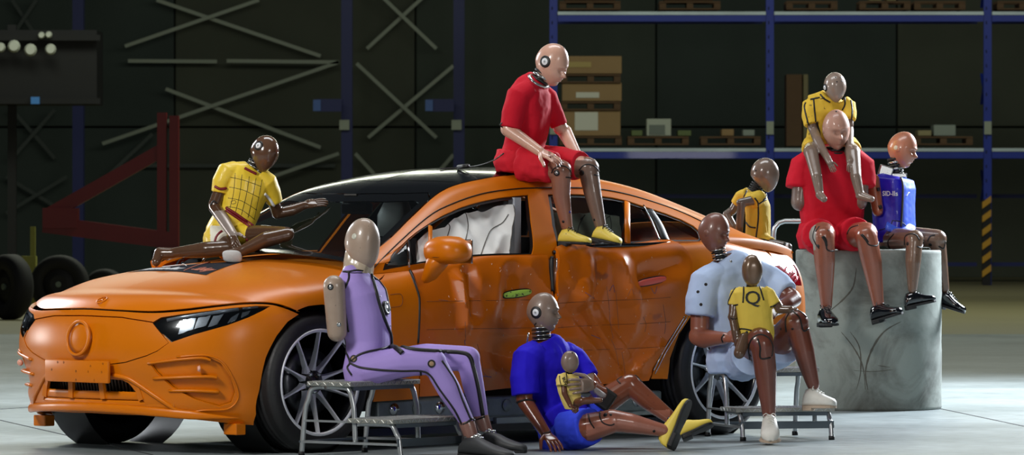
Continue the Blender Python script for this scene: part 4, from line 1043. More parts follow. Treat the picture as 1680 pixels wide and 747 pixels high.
class Fig:
    def __init__(s, name, base, d, label, yaw=0., sk=None, cat='dummy', group=None):
        s.d = d; s.root = empty(name, base, 0, label, cat, group); s.yaw = math.radians(yaw); s.sk = sk
        s.side = V((math.cos(s.yaw), math.sin(s.yaw), 0)); s.fwd = V((math.sin(s.yaw), -math.cos(s.yaw), 0))
        s.body = MB(); s.ext = MB()
    def J(s, x, y, dd=0.): return P(x, y, s.d+dd)
    def torso(s, secs, infl=0., scale=1., mb=None, n=28, e=2.5):
        """secs: (px, py, depth offset, half width, half thickness)"""
        c = [s.J(*q[:3]) for q in secs]; out = []
        for i, q in enumerate(secs):
            t = (c[min(i+1, len(c)-1)]-c[max(i-1, 0)]).normalized(); sd = (s.side-t*s.side.dot(t)).normalized(); fw = sd.cross(t)
            out.append((c[i], sd*(q[3]*scale+infl), fw*(q[4]*scale+infl)))
        (mb or s.body).loft(out, n, e); return s
    def limb(s, *q, mb=None, n=14):
        """q: (px, py, dd, radius) ..."""
        for a, b in zip(q[:-1], q[1:]): (mb or s.body).capsule(s.J(*a[:3]), s.J(*b[:3]), a[3], b[3], n)
        return s
    def sleeve(s, mb, *q, n=20):
        mb.tube([s.J(*a[:3]) for a in q], [a[3] for a in q], n); return s
    def make(s, vox=.007, sm=5, name='body', paint=None):
        s.b = solid(name, s.body, vox, s.sk, s.root, sm, s.ext, None, paint); return s.b
    def line(s, name, pts, r, m=None, on=None, par=None, lift=.0, curve=True, closed=False):
        on = on or [s.b]; S_ = Surf(*on); return S_.line(name, pts, r, m or seam_m, par or on[0], lift, curve=curve, d0=s.d, closed=closed)
    def disc(s, name, x, y, r, m, on=None, par=None, h=.002, ring=None):
        on = on or [s.b]; S_ = Surf(*on); p, n = S_.hit(x, y, s.d)
        if n.dot(CAMLOC-p) < 0: n = -n
        o = MB().lathe([(.0005, h), (r*.85, h), (r, 0), (r, -.006)], p, n, 20).build(name, m, par or on[0], smooth=True)
        if ring: MB().lathe([(r*.9, h*1.2), (r*1.35, h), (r*1.5, 0), (r*1.5, -.006), (r*.9, -.006)], p, n, 24, closed=True).build('disc_ring', ring, par or on[0], smooth=True)
        return o
    def neck(s, a, b, r, k=4, m=None, m2=None, flange=1.2):
        A, B = s.J(*a), s.J(*b); ax = (B-A); L = ax.length
        core = MB().tube([A, B], r*.72, 16).build('neck', m or seam_m, s.root, smooth=True); sharp(core.data)
        for i in range(k):
            c = A.lerp(B, (i+.5)/k); h = L/k*.32
            MB().lathe([(r*.5, -h), (r*flange*.96, -h), (r*flange, -h*.6), (r*flange, h*.6), (r*flange*.96, h), (r*.5, h)], c, ax, 24, closed=True).build('neck_ring', (m2 or metal) if i % 2 == 0 else seam_m, core, smooth=True)
        return core
def hand(fg, wrist, tip, pn, size=1., curl=.5, thumb=1, spread=.12, grip=None, mb=None):
    """palm and five separate fingers; wrist/tip world points, pn the direction the palm faces"""
    mb = mb or fg.ext; w_, t_ = V(wrist), V(tip); d = (t_-w_).normalized(); n = V(pn); n = (n-d*n.dot(d)).normalized(); sd = d.cross(n)*thumb; S_ = size
    pl = .088*S_
    fg.body.loft([(w_-d*.01*S_, sd*.026*S_, n*.018*S_), (w_+d*.02*S_, sd*.032*S_, n*.017*S_), (w_+d*.055*S_, sd*.041*S_, n*.016*S_), (w_+d*pl, sd*.040*S_, n*.012*S_), (w_+d*(pl+.006*S_), sd*.034*S_, n*.007*S_)], 18, 2.6)
    for k, (off, L, r) in enumerate(((.031, .070, .0092), (.0105, .078, .0096), (-.0105, .073, .0092), (-.030, .058, .0082))):
        p = w_+d*(pl-.012*S_)+sd*off*S_; dd = (d+sd*(off*spread*22*S_/.9)).normalized(); a = curl*(.7+.12*k); pts = [p]
        for j, f in enumerate((.48, .30, .22)):
            ang = a*(.5+.85*j); v = dd*math.cos(ang)+n*math.sin(ang); p = p+v*(L*f*S_+(.012*S_ if j == 0 else 0)); pts.append(p)
        for j in range(3): mb.capsule(pts[j], pts[j+1], r*S_*(1-.08*j), r*S_*(.92-.08*j), 10)
    p = w_+d*.022*S_+sd*.026*S_; pts = [p]; v1 = (d*.62+sd*.72+n*.25).normalized(); p = p+v1*.040*S_; pts.append(p)
    v2 = (d*.85+sd*.35+n*(.2+curl*.5)).normalized(); p = p+v2*.030*S_; pts.append(p); p = p+(v2+n*.2).normalized()*.024*S_; pts.append(p)
    for j in range(3): mb.capsule(pts[j], pts[j+1], (.0135-.0018*j)*S_, (.0118-.0018*j)*S_, 10)
def head(fg, px, py, dd, Hpx, yaw, pitch=0., roll=0., style='face', m=None, wide=1., name='head', taper=1.):
    """px,py centre; Hpx height in pixels; yaw 0 looks at the camera, 90 to the right of the picture"""
    hh = Hpx/2*(fg.d+dd)/FPX; nu, nv = 72, 56; u = np.linspace(0, 2*np.pi, nu, endpoint=False); v = np.linspace(0, np.pi, nv)
    U, W = np.meshgrid(u, v[1:-1]); x = np.sin(W)*np.sin(U); y = np.sin(W)*np.cos(U); z = np.cos(W)
    x, y, z = [np.concatenate([q.ravel(), [0, 0]]) for q in (x, y, z)]; z[-2], z[-1] = 1, -1
    low = np.clip(-z, 0, 1); up = np.clip(z, 0, 1); fr = np.clip(y, 0, 1); bk = np.clip(-y, 0, 1)
    g = lambda cx, cz, sx, sz: np.exp(-((x-cx)/sx)**2-((z-cz)/sz)**2)*(y > 0)
    if style == 'face':
        X = x*.66*wide*(1-.27*low**1.8*taper); Y = y*np.where(y > 0, .74, .92); Z = z.copy()
        Y = Y-.0*low; Y = Y+np.where(y < 0, .36*low**1.3*bk, 0)+.07*low**2
        Y = Y-.05*np.exp(-((z-.02)/.13)**2)*fr                      # eye line
        e = g(.26, .0, .16, .12)+g(-.26, .0, .16, .12); Y = Y-.12*e
        Y = Y+.075*np.exp(-((z-.17)/.08)**2)*fr*np.exp(-(x/.5)**2)
        nose = np.exp(-(x/(.085+.06*np.clip(-(z+.1)/.25, 0, 1)))**2)*np.where(z > -.27, np.clip((.10-z)/.37, 0, 1)**1.1, np.exp(-((z+.27)/.05)**2))*(y > 0)
        Y = Y+.225*nose
        Y = Y+.09*g(0, -.43, .18, .045)+.085*g(0, -.55, .16, .045)-.08*g(0, -.49, .22, .02)-.06*g(0, -.66, .22, .06)+.07*g(0, -.84, .2, .13)
        Y = Y+.02*(g(.3, -.3, .15, .15)+g(-.3, -.3, .15, .15))
    elif style == 'mask':
        b_ = 1-.10*low**2; X = np.sign(x)*np.abs(x)**.9*.66*wide*b_*(1-.06*up); Y = y*np.where(y > 0, .66, .80); Y = Y+.10*low**1.5+np.where(y < 0, .22*low*bk, 0); Z = np.sign(z)*np.abs(z)**.92; Y = Y-.05*g(.0, .0, .45, .5)
    else:
        X = x*.72*wide*(1-.50*low**1.5*taper)*(1+.05*up); Y = y*np.where(y > 0, .80, .92)*(1-.12*low**2); Z = z.copy()
        Y = Y+np.where(y < 0, .62*low**1.1*bk, 0)+.16*low**1.8*(1-.2*bk)
        Y = Y-.03*g(0, -.1, .5, .35)
        Z = np.where(z > 0, z*.98, z)
    p = np.stack([X, -Y, Z], -1)*hh
    faces = []
    R_ = nv-2
    for i in range(R_-1):
        for j in range(nu): faces.append((i*nu+j, (i+1)*nu+j, (i+1)*nu+(j+1) % nu, i*nu+(j+1) % nu))
    T, B = R_*nu, R_*nu+1
    for j in range(nu): faces.append((T, j, (j+1) % nu)); faces.append((B, (R_-1)*nu+(j+1) % nu, (R_-1)*nu+j))
    M = Matrix.Rotation(math.radians(yaw), 3, 'Z') @ Matrix.Rotation(math.radians(roll), 3, 'Y') @ Matrix.Rotation(math.radians(pitch), 3, 'X')
    c = fg.J(px, py, dd); mb = MB(); mb.add([tuple(M @ V(q)+c) for q in p], faces)
    o = mb.build(name, m or fg.sk, fg.root, smooth=True); fg.h = o
    if style == 'face':
        ear_r = hh*.17
        for sgn in (-1, 1):
            q = M @ V((sgn*hh*.62*wide, hh*.06, -hh*.02))+c; ax = M @ V((sgn, .1, 0))
            MB().lathe([(.0005, hh*.05), (ear_r*.8, hh*.05), (ear_r, hh*.02), (ear_r, -hh*.08)], q, ax, 20).build('temple_cap', m or fg.sk, o, smooth=True)
    return o, M, c
def target(fg, x, y, r, big=True):
    """round black and white tracking target on the head"""
    fg.disc('target_ring', x, y, r*1.55, seam_m, [fg.h], h=.0025)
    fg.disc('target_disc', x, y, r, disc_w, [fg.h], h=.0045)
    fg.disc('target_dot', x, y, r*.35, mat('target_grey', rgb(150, 156, 160), .5), [fg.h], h=.0055)
def shoe(fg, heel, toe, upv, w, m, sole_m, lace_m=None, name='shoe', hgt=.085, cuff=True):
    h, t = V(heel), V(toe); d = (t-h); L = d.length; d.normalize(); u = V(upv); u = (u-d*u.dot(d)).normalized(); s_ = d.cross(u)
    secs = []
    for f, ww, hh in ((0, .55, .30), (.03, .72, .62), (.10, .80, .92), (.26, .82, 1.0), (.38, .84, .94), (.52, .92, .76), (.68, 1.0, .60), (.82, .98, .50), (.93, .78, .42), (.985, .45, .32), (1, .2, .2)):
        secs.append((h+d*(L*f)+u*(.014+hh*hgt/2), s_*(w*ww/2), u*(hh*hgt/2)))
    mb = MB().loft(secs, 24, 2.3)
    o = mb.build(name, m, fg.root, smooth=True)
    sc = []
    sm = MB()
    for (f0, f1, hh, z) in ((0, .34, .012, .0), (.0, 1.0, .008, .010)):
        pts = [(0, .5), (.04, .8), (.15, .86), (.3, .82), (.45, .84), (.6, .98), (.75, 1.06), (.88, .9), (.96, .6), (1.0, .2)]
        pts = [q for q in pts if f0-.001 <= q[0] <= f1+.001]
        sm.loft([(h+d*(L*f)+u*(z+.004), s_*(w*ww*.54), u*hh) for f, ww in pts], 16, 6.)
    so = sm.build('sole', sole_m, o, smooth=False)
    if lace_m:
        for k in range(4):
            f = .36+.075*k; hh = np.interp(f, [.26, .38, .52, .68], [1., .94, .76, .60])*hgt; c = h+d*(L*f)+u*(.014+hh)
            MB().tube([c-s_*w*.26-u*.012, c-s_*w*.12+u*.002+d*.006, c+u*.005, c+s_*w*.12+u*.002-d*.006, c+s_*w*.26-u*.012], .0028, 6).build('lace', lace_m, o, smooth=True)
        f = .34; c = h+d*(L*f)+u*(.014+hgt*.98)
        for a in (-1, 1): MB().tube([c, c+s_*a*.02+u*.012, c+s_*a*.035+u*.002, c+s_*a*.028-u*.012], .0026, 6).build('lace', lace_m, o, smooth=True)
    return o
def knee(fg, cx, cy, pts, discs=(), r=.0028):
    """dark joint gaps and bolts that show on a dummy's knee"""
    for q in pts: fg.line('joint_gap', q, r*1.45)
    for x, y, rr in discs: fg.disc('joint_bolt', x, y, rr, seam_m)
def suit_lines(fg, on, lines, r=.004, m=None):
    for q in lines: fg.line('suit_seam', q, r, m or seam_m, [on])
black_shoe = mat('black_patent_leather', rgb(10, 12, 18), .12, coat=1.); yel_shoe = mat('yellow_shoe', rgb(232, 206, 84), .5, speck=rgb(60, 44, 20), sscale=45., samt=.68)
rubber = mat('shoe_rubber', rgb(14, 14, 16), .6); white_shoe = mat('white_trainer', rgb(222, 220, 212), .55, var=.1, vscale=30); dirty_sole = mat('dirty_sole', rgb(180, 160, 140), .8, var=.2)
# ============ 1 · red shirt dummy on the roof rail
f = Fig('crash_test_dummy', P(870, 290, 30.6), 30.6, 'dummy in a red T-shirt and red shorts sitting on the car roof, yellow shoes', 62, skin('skin_roof_dummy', (146, 96, 76)))
pale = skin('skin_pale_pink', (205, 160, 140)); greyb = skin('skin_grey_brown', (118, 94, 82))
TS = [(858, 276, .05, .145, .11), (858, 258, .05, .15, .12), (860, 235, .05, .135, .11), (866, 205, .03, .15, .12), (870, 175, .02, .165, .115), (872, 150, .02, .17, .10), (876, 138, .02, .13, .08), (883, 128, .01, .06, .06)]
f.torso(TS, scale=.82)
f.limb((862, 268, -.08, .075), (920, 280, -.22, .062)); f.limb((880, 266, .14, .075), (965, 276, -.08, .062))
f.limb((920, 282, -.22, .058), (921, 320, -.20, .050), (930, 372, -.18, .033)); f.limb((965, 278, -.08, .058), (972, 315, -.10, .050), (985, 370, -.11, .033))
f.limb((848, 160, -.10, .05), (836, 205, -.12, .044)); f.limb((833, 212, -.12, .042), (886, 249, -.24, .028))
f.limb((902, 165, .10, .045), (919, 210, .12, .042)); f.limb((926, 216, .14, .042), (948, 258, -.02, .028))
hand(f, f.J(886, 249, -.24), f.J(915, 262, -.30), (.2, .2, -1), .95, .45, -1); hand(f, f.J(948, 258, -.02), f.J(972, 282, -.06), (-.3, 0, -1), .95, .5, 1)
f.make(.006, 4, paint=[(pale, 820, 200, 900, 270), (greyb, 944, 260, 1010, 392), (pale, 905, 205, 958, 262)])
tee = MB(); f.torso(TS[1:], .004, scale=.88, mb=tee); f.sleeve(tee, (868, 148, -.06, .062), (850, 158, -.10, .068), (842, 185, -.12, .062), (838, 210, -.13, .056)); f.sleeve(tee, (886, 152, .08, .056), (899, 160, .10, .056), (909, 185, .11, .050), (917, 206, .12, .046))
redc = mat('red_cotton', rgb(196, 16, 40), .8, var=.07, vscale=8, bump=.05, bscale=200, spec=.25); redc2 = mat('red_shorts_cotton', rgb(205, 30, 48), .8, var=.08, bump=.05, bscale=200, spec=.25)
t_ = solid('t_shirt', tee, .006, redc, f.root, 4, fold=folds(.0045, 11))
sh = MB(); f.torso([(856, 282, .05, .15, .115), (856, 268, .05, .165, .13), (858, 250, .05, .155, .12)], .012, mb=sh); f.sleeve(sh, (858, 268, -.08, .098), (885, 271, -.14, .092), (908, 275, -.2, .084)); f.sleeve(sh, (880, 266, .14, .098), (925, 268, .04, .09), (953, 271, -.05, .08))
solid('shorts', sh, .007, redc2, f.root, 3, fold=folds(.008, 13, (1, 1, 1)))
head(f, 907, 106, -.02, 71, 52, 26, -6, 'face', pale, 1.02); target(f, 894, 101, .022)
for q in ((925, 78), (920, 71), (884, 116)): f.disc('head_bolt', *q, .006, seam_m, [f.h])
f.neck((880, 140, .0), (893, 118, 0), .045, 4)
f.line('collar_ring', [(868, 124), (874, 134), (890, 142), (905, 142)], .010, metal, [t_], lift=.0)
knee(f, 0, 0, [[(905, 284), (910, 276), (922, 272), (934, 278), (938, 292)], [(928, 291), (938, 292)], [(950, 280), (957, 272), (968, 270), (980, 277), (984, 288)], [(974, 287), (984, 288)]], [(913, 284, .018), (954, 284, .018), (924, 364, .008), (975, 361, .007)])
f.disc('knee_bolt_cap', 913, 284, .010, metal, h=.004); f.disc('paint_mark', 935, 348, .008, mat('ink_blue', rgb(50, 40, 130), .4))
for (a, b, dd1, dd2) in (((918, 388), (969, 398), -.22, -.30), ((972, 381), (1018, 399), -.12, -.18)):
    shoe(f, P(a[0], a[1]+14, f.d+dd1), P(b[0], b[1]+6, f.d+dd2), (0, 0, 1), .092, yel_shoe, rubber, seam_m, hgt=.078)
MB().tube([P(x, y, 30.45) for x, y in ((830, 196), (826, 200), (820, 205), (824, 209))], .004, 6).build('sleeve_wire', seam_m, f.root, smooth=True)
# ============ 2 · lilac suit dummy on the left step stool
D2 = 28.72
f = Fig('crash_test_dummy', P(590, 628, D2), D2, 'dummy in a tight lilac suit with black seams sitting on the left step stool', 72, skin('skin_lilac_dummy', (156, 136, 120), .38))
lil = mat('lilac_neoprene', rgb(160, 138, 208), .7, var=.04, bump=.04, bscale=150, spec=.3)
TS = [(598, 628, .0, .15, .085), (598, 610, .0, .165, .10), (604, 585, .0, .155, .105), (605, 560, .0, .14, .11), (600, 520, .0, .155, .125), (592, 485, .0, .17, .125), (586, 462, .0, .165, .10), (590, 448, .0, .12, .075), (597, 440, .0, .07, .06)]
f.body = MB(); f.torso(TS)
f.limb((606, 606, -.10, .085), (660, 594, -.16, .080), (712, 594, -.18, .066)); f.limb((712, 596, -.18, .064), (737, 640, -.17, .062), (765, 690, -.15, .040), (768, 697, -.15, .038))
f.limb((615, 604, .12, .085), (700, 588, .10, .078), (768, 588, .06, .064)); f.limb((768, 590, .06, .062), (778, 640, .05, .056), (789, 682, .05, .040))
f.sk, sk2 = lil, f.sk
su = f.make(.0065, 6, 'suit')
MB().capsule(f.J(766, 695, -.15), f.J(775, 722, -.15), .042, .036).build('ankle', skin('skin_ankle', (134, 96, 86)), f.root, smooth=True); MB().capsule(f.J(789, 684, .05), f.J(797, 708, .05), .040, .036).build('ankle', skin('skin_ankle', (134, 96, 86)), f.root, smooth=True)
ml = MB(); ml.capsule(f.J(548, 470, -.17), f.J(553, 545, -.15), .058, .052, 24); f.b2 = solid('upper_arm', ml, .006, sk2, f.root, 2)
for q, r in (((542, 471), .011), ((556, 533), .012)): f.disc('arm_bolt', *q, r, metal, [f.b2], ring=seam_m if r < .0115 else None)
head(f, 596, 401, -.02, 86, 48, 4, 2, 'mask', sk2, .90); f.disc('target_disc', 581, 388, .016, mat('pale_sticker', rgb(190, 190, 176), .4), [f.h])
ml = MB(); f.torso([(587, 450, .0, .105, .075), (589, 440, .0, .09, .075), (590, 428, .0, .075, .078), (591, 416, 0, .066, .078), (592, 408, 0, .05, .06)], mb=ml)
solid('neck', ml, .006, skin('skin_neck', (176, 160, 140)), f.root, 3, fold=folds(.006, 18, (1, 1, .6)))
suit_lines(f, su, [[(563, 446), (572, 446), (585, 444), (600, 445), (604, 440)], [(572, 446), (572, 458), (566, 473)], [(604, 442), (612, 462), (622, 500), (634, 535), (650, 568)], [(576, 593), (588, 583), (605, 577), (625, 573), (645, 566)], [(556, 552), (568, 578), (574, 595), (570, 604), (577, 616)], [(574, 596), (590, 603), (620, 607), (660, 609), (690, 609), (706, 616), (722, 640), (745, 672), (758, 697)], [(690, 610), (692, 620), (697, 630)], [(755, 699), (765, 694), (775, 687)], [(776, 690), (785, 688), (795, 684)], [(560, 483), (566, 510), (572, 545)]], .0062)
suit_lines(f, su, [[(607, 446), (614, 468), (624, 505), (637, 540), (652, 570)], [(652, 568), (680, 574), (720, 577), (755, 579), (770, 585), (777, 605), (785, 640), (792, 682)]], .012)
suit_lines(f, su, [[(725, 592), (737, 610), (748, 628), (760, 660), (773, 690)], [(605, 441), (618, 444), (628, 455), (636, 480), (641, 510)]], .0065)
suit_lines(f, su, [[(563, 446), (575, 448), (595, 448)]], .003)
for q in ((580, 589), (708, 597)): f.disc('fastener', *q, .014, mat('fastener_tan', rgb(160, 130, 100), .5), [su], ring=seam_m)
f.disc('side_fitting', 632, 506, .026, metal, [su], h=.012, ring=seam_m); f.disc('side_fitting', 632, 498, .012, metal, [su], h=.014)
for y in range(455, 560, 16): f.disc('zip_tooth', 608+(y-446)*.36, y, .0022, metal, [su], h=.009)
f.line('hip_clasp', [(643, 566), (652, 573), (660, 580)], .016, seam_m, [su])
for (x, y, dd) in ((768, 716, -.15), (775, 714, -.15), (780, 719, -.16), (792, 706, .05), (800, 708, .05)): MB().lathe([(.0005, .03), (.014, .03), (.016, .02), (.016, -.03), (.0005, -.03)], f.J(x+4, y+3, dd-.02), (1, -.3, .1), 12).build('ankle_joint', metal, f.root, smooth=True)
gsh = mat('grey_black_shoe', rgb(44, 46, 48), .55, var=.2, vscale=20)
shoe(f, f.J(757, 750, -.15), f.J(842, 758, -.42), (0, 0, 1), .105, gsh, rubber, None, hgt=.095)
shoe(f, f.J(788, 741, .05), f.J(862, 746, -.12), (0, 0, 1), .105, gsh, rubber, None, hgt=.09)
# ============ 3 · blue dummy sitting on the floor
D3 = 29.45
f = Fig('crash_test_dummy', P(935, 730, D3), D3, 'dummy in a royal blue T-shirt and shorts sitting on the floor against the car', 48, skin('skin_floor_dummy', (122, 68, 48), .22))
pk = skin('skin_brown_pink', (160, 100, 82), .3); gh = skin('skin_head_grey', (128, 108, 96), .4)
TS = [(938, 722, .0, .15, .09), (930, 705, .0, .165, .11), (915, 675, .02, .145, .11), (905, 640, .03, .155, .12), (900, 605, .03, .175, .12), (896, 580, .03, .18, .10), (893, 566, .03, .13, .08), (890, 556, .02, .07, .06)]
f.torso(TS, scale=.84)
f.limb((862, 590, -.10, .052), (860, 655, -.12, .046)); f.limb((862, 660, -.12, .045), (896, 712, -.25, .030))
f.limb((944, 590, .14, .046), (980, 640, .06, .042), (984, 645, -.06, .043)); f.limb((984, 645, -.08, .042), (970, 632, -.38, .030))
f.limb((930, 706, -.10, .085), (965, 702, -.22, .078), (1003, 692, -.28, .064)); f.limb((1003, 690, -.28, .060), (1035, 695, -.27, .054), (1090, 707, -.24, .034))
f.limb((950, 700, .12, .085), (990, 660, .12, .075), (1033, 632, .10, .062)); f.limb((1033, 632, .10, .058), (1060, 655, .08, .054), (1108, 692, .02, .034))
hand(f, f.J(896, 712, -.25), f.J(912, 730, -.34), (-.1, .4, -1), .95, .35, -1, .2); hand(f, f.J(973, 632, -.38), f.J(944, 634, -.47), (-.3, .7, -.1), .95, .75, -1, .2)
f.make(.006, 4, paint=[(pk, 962, 672, 1100, 735), (gh, 925, 612, 975, 662)])
bluec = mat('royal_blue_cotton', rgb(36, 20, 205), .8, var=.08, vscale=8, bump=.05, bscale=200, spec=.25); bluec2 = mat('blue_shorts_cotton', rgb(52, 74, 225), .8, var=.08, bump=.05, bscale=200, spec=.25)
tee = MB(); f.torso(TS[2:], .008, scale=.90, mb=tee); f.torso([(932, 700, 0, .15, .11), (915, 675, .02, .15, .115)], .016, mb=tee); f.sleeve(tee, (880, 580, -.04, .075), (864, 590, -.1, .082), (860, 620, -.12, .080), (863, 648, -.13, .078)); f.sleeve(tee, (925, 580, .10, .066), (944, 590, .14, .064), (958, 606, .12, .058), (967, 620, .10, .054))
solid('t_shirt', tee, .007, bluec, f.root, 3, fold=folds(.0055, 10))
sh = MB(); f.torso([(938, 730, .0, .16, .095), (934, 708, .0, .17, .12), (925, 690, .0, .155, .12)], .014, mb=sh); f.sleeve(sh, (930, 706, -.10, .108), (955, 703, -.17, .104), (968, 700, -.22, .102)); f.sleeve(sh, (950, 700, .12, .10), (972, 680, .12, .095), (990, 668, .12, .09))
solid('shorts', sh, .007, bluec2, f.root, 3, fold=folds(.007, 10, (1, 1, 1)))
head(f, 893, 513, .02, 66, 68, 0, 0, 'face', gh, 1.0); target(f, 879, 513, .021)
f.neck((889, 558, .02), (887, 536, .02), .038, 7, flange=1.35)
f.line('neck_cable', [(880, 530), (876, 536), (880, 543), (886, 546)], .003, seam_m, [f.h])
MB().tube([f.J(864, 565, .05), f.J(866, 552, .06), f.J(867, 546, .06)], .005, 8).build('rear_bracket', metal, f.root, smooth=True)
knee(f, 0, 0, [[(965, 680), (968, 692), (975, 703)], [(989, 668), (984, 680), (988, 693), (1000, 698), (1008, 696)], [(1018, 614), (1012, 622), (1018, 630)], [(1043, 612), (1052, 616), (1056, 624)]], [(993, 681, .012), (1002, 681, .007), (1073, 708, .008), (1098, 687, .010)])
f.disc('bolt_chrome', 1098, 687, .006, metal, h=.005); f.line('elbow_gap', [(848, 661), (858, 657), (870, 657), (882, 661)], .006); f.line('wrist_gap', [(886, 716), (894, 711), (903, 709)], .004)
ml = MB().box(f.J(993, 655, .02), (.09, .09, .11), Matrix.Rotation(.6, 3, 'Y'), bev=.012).build('knee_joint_block', seam_m, f.root); MB().tube([f.J(1000, 700, -.26), f.J(1020, 704, -.27), f.J(1022, 710, -.27)], .006, 8).build('knee_pin', metal, f.root, smooth=True)
shoe(f, f.J(1102, 738, -.26), f.J(1136, 658, -.22), (-.80, .35, .25), .10, yel_shoe, rubber, None, hgt=.085)
shoe(f, f.J(1120, 722, .0), f.J(1172, 700, .0), (-.45, .3, .8), .095, yel_shoe, rubber, None, hgt=.08)
# ============ 4 · infant dummy held by the blue dummy
D4 = 29.1
f = Fig('infant_dummy', P(938, 672, D4), D4, 'tiny infant dummy in a yellow vest held on the floor dummy\'s lap', 20, skin('skin_infant', (96, 58, 40), .25))
TS = [(938, 672, 0, .028, .03), (938, 660, 0, .045, .035), (934, 640, 0, .055, .04), (931, 622, 0, .058, .04), (931, 614, 0, .045, .03)]
f.torso(TS, scale=.8); f.limb((925, 625, -.03, .018), (926, 645, -.05, .016), (936, 666, -.07, .013)); f.limb((945, 662, -.02, .026), (956, 658, -.06, .022), (985, 657, -.06, .014))
f.limb((940, 668, 0, .02), (944, 672, -.02, .02)); hand(f, f.J(936, 664, -.07), f.J(942, 672, -.09), (0, 0, -1), .35, .5)
f.make(.004, 3)
yv = mat('yellow_infant_suit', rgb(232, 206, 116), .8, var=.06)
su = MB(); f.torso(TS, .006, mb=su); f.sleeve(su, (928, 620, -.01, .03), (923, 622, -.03, .034), (922, 634, -.04, .032)); su = solid('vest', su, .0035, yv, f.root, 3)
head(f, 935, 594, -.02, 36, 20, 0, 0, 'mask', gh, 1.25); f.disc('head_bolt', 939, 579, .005, seam_m, [f.h])
MB().tube([f.J(933, 614, 0), f.J(934, 606, 0)], .02, 12).build('neck', seam_m, f.root, smooth=True)
suit_lines(f, su, [[(929, 613), (930, 622), (931, 634)], [(918, 617), (919, 626), (922, 636)], [(922, 636), (926, 634), (930, 634)], [(939, 668), (943, 660), (948, 654)]], .0028)
def put_text(S_, fg, txt, px, py, size, m, par, yaw=None, roll=0., lift=.003, sx=1.):
    me = text_mesh(txt, size, .0008, .0006); a = verts_np(me); c, nn = S_.hit(px, py, fg.d)
    if nn.dot(CAMLOC-c) < 0: nn = -nn
    n2 = V((nn.x, nn.y, 0)).normalized(); ux = V((-n2.y, n2.x, 0)); uy = V((0, 0, 1)); cr, sr = math.cos(roll), math.sin(roll); out = []
    for x, y, z in a:
        X, Y = (x*cr-y*sr)*sx, x*sr+y*cr; q = c+ux*X+uy*Y; h = S_.t.ray_cast(q+n2*.3, -n2); b = h[0] if h[0] is not None else q
        out.append(b+n2*(lift+z))
    set_verts(me, out); world_mesh(me, par); return link('lettering', me, m, par, None)
put_text(Surf(su), f, 'SUV', 926, 626, .026, seam_m, su, roll=-1.2, sx=.8)
# ============ 5 · light blue dummy on the right step stool
D5 = 30.48
f = Fig('crash_test_dummy', P(1225, 610, D5), D5, 'dummy in a pale blue T-shirt and shorts sitting on the right step stool, white trainers', 35, skin('skin_stool_dummy', (112, 62, 48), .3))
hd5 = skin('skin_head_brown', (118, 76, 64), .4)
TS = [(1215, 606, .0, .17, .10), (1215, 590, .0, .185, .12), (1212, 560, .02, .175, .12), (1208, 520, .03, .18, .13), (1202, 480, .04, .20, .13), (1196, 450, .04, .195, .11), (1190, 434, .03, .14, .09), (1184, 424, .02, .075, .065)]
f.torso(TS, scale=.9)
f.limb((1150, 465, -.08, .06), (1148, 540, -.10, .052)); f.limb((1146, 552, -.11, .056), (1155, 556, -.14, .054), (1190, 555, -.30, .034))
f.limb((1262, 462, .14, .058), (1300, 490, .04, .05)); f.limb((1302, 492, .02, .046), (1290, 500, -.08, .042), (1268, 512, -.2, .030))
f.limb((1215, 590, -.05, .10), (1246, 560, -.42, .078)); f.limb((1250, 566, -.44, .068), (1256, 610, -.42, .062), (1262, 684, -.40, .036))
f.limb((1250, 580, .10, .10), (1285, 555, -.15, .085), (1305, 530, -.26, .074)); f.limb((1306, 530, -.26, .066), (1318, 575, -.26, .060), (1334, 632, -.24, .036))
hand(f, f.J(1190, 555, -.30), f.J(1212, 550, -.40), (.3, .3, -.3), .98, .8, 1, .2); hand(f, f.J(1270, 512, -.22), f.J(1250, 520, -.36), (-.2, .5, -.3), .98, .8, -1, .2)
f.make(.0065, 4, paint=[(skin('skin_forearm_pink', (140, 84, 66), .35), 1100, 520, 1215, 580)])
bc = mat('pale_blue_cotton', rgb(184, 204, 238), .85, var=.07, vscale=8, bump=.05, bscale=200, spec=.25)
tee = MB(); f.torso([(1215, 580, .0, .17, .12)]+TS[2:], .010, scale=.94, mb=tee); f.sleeve(tee, (1178, 450, -.02, .075), (1156, 464, -.08, .086), (1149, 495, -.10, .084), (1147, 518, -.11, .078)); f.sleeve(tee, (1235, 446, .1, .075), (1262, 460, .14, .085), (1280, 473, .10, .078), (1290, 482, .07, .07))
t5 = solid('t_shirt', tee, .0075, bc, f.root, 3, fold=folds(.0045, 10))
sh = MB(); f.torso([(1215, 612, .0, .175, .11), (1215, 592, .0, .19, .125), (1214, 575, .01, .18, .12)], .014, mb=sh); f.sleeve(sh, (1215, 590, -.05, .125), (1226, 586, -.2, .115), (1234, 584, -.33, .11)); f.sleeve(sh, (1250, 582, .10, .12), (1276, 570, -.05, .115), (1284, 564, -.12, .112))
solid('shorts', sh, .0075, bc, f.root, 3, fold=folds(.008, 9, (1, 1, 1)))
head(f, 1173, 382, .03, 66, 54, 10, 0, 'face', hd5, 1.05)
f.neck((1182, 428, .02), (1178, 408, .02), .034, 5, flange=1.25)
for q in ((1158, 467), (1150, 500), (1145, 479)): f.disc('shirt_hole', *q, .009, mat('hole_brown', rgb(40, 34, 34), .9), [t5])
f.disc('shirt_pin', 1199, 429, .008, metal, [t5])
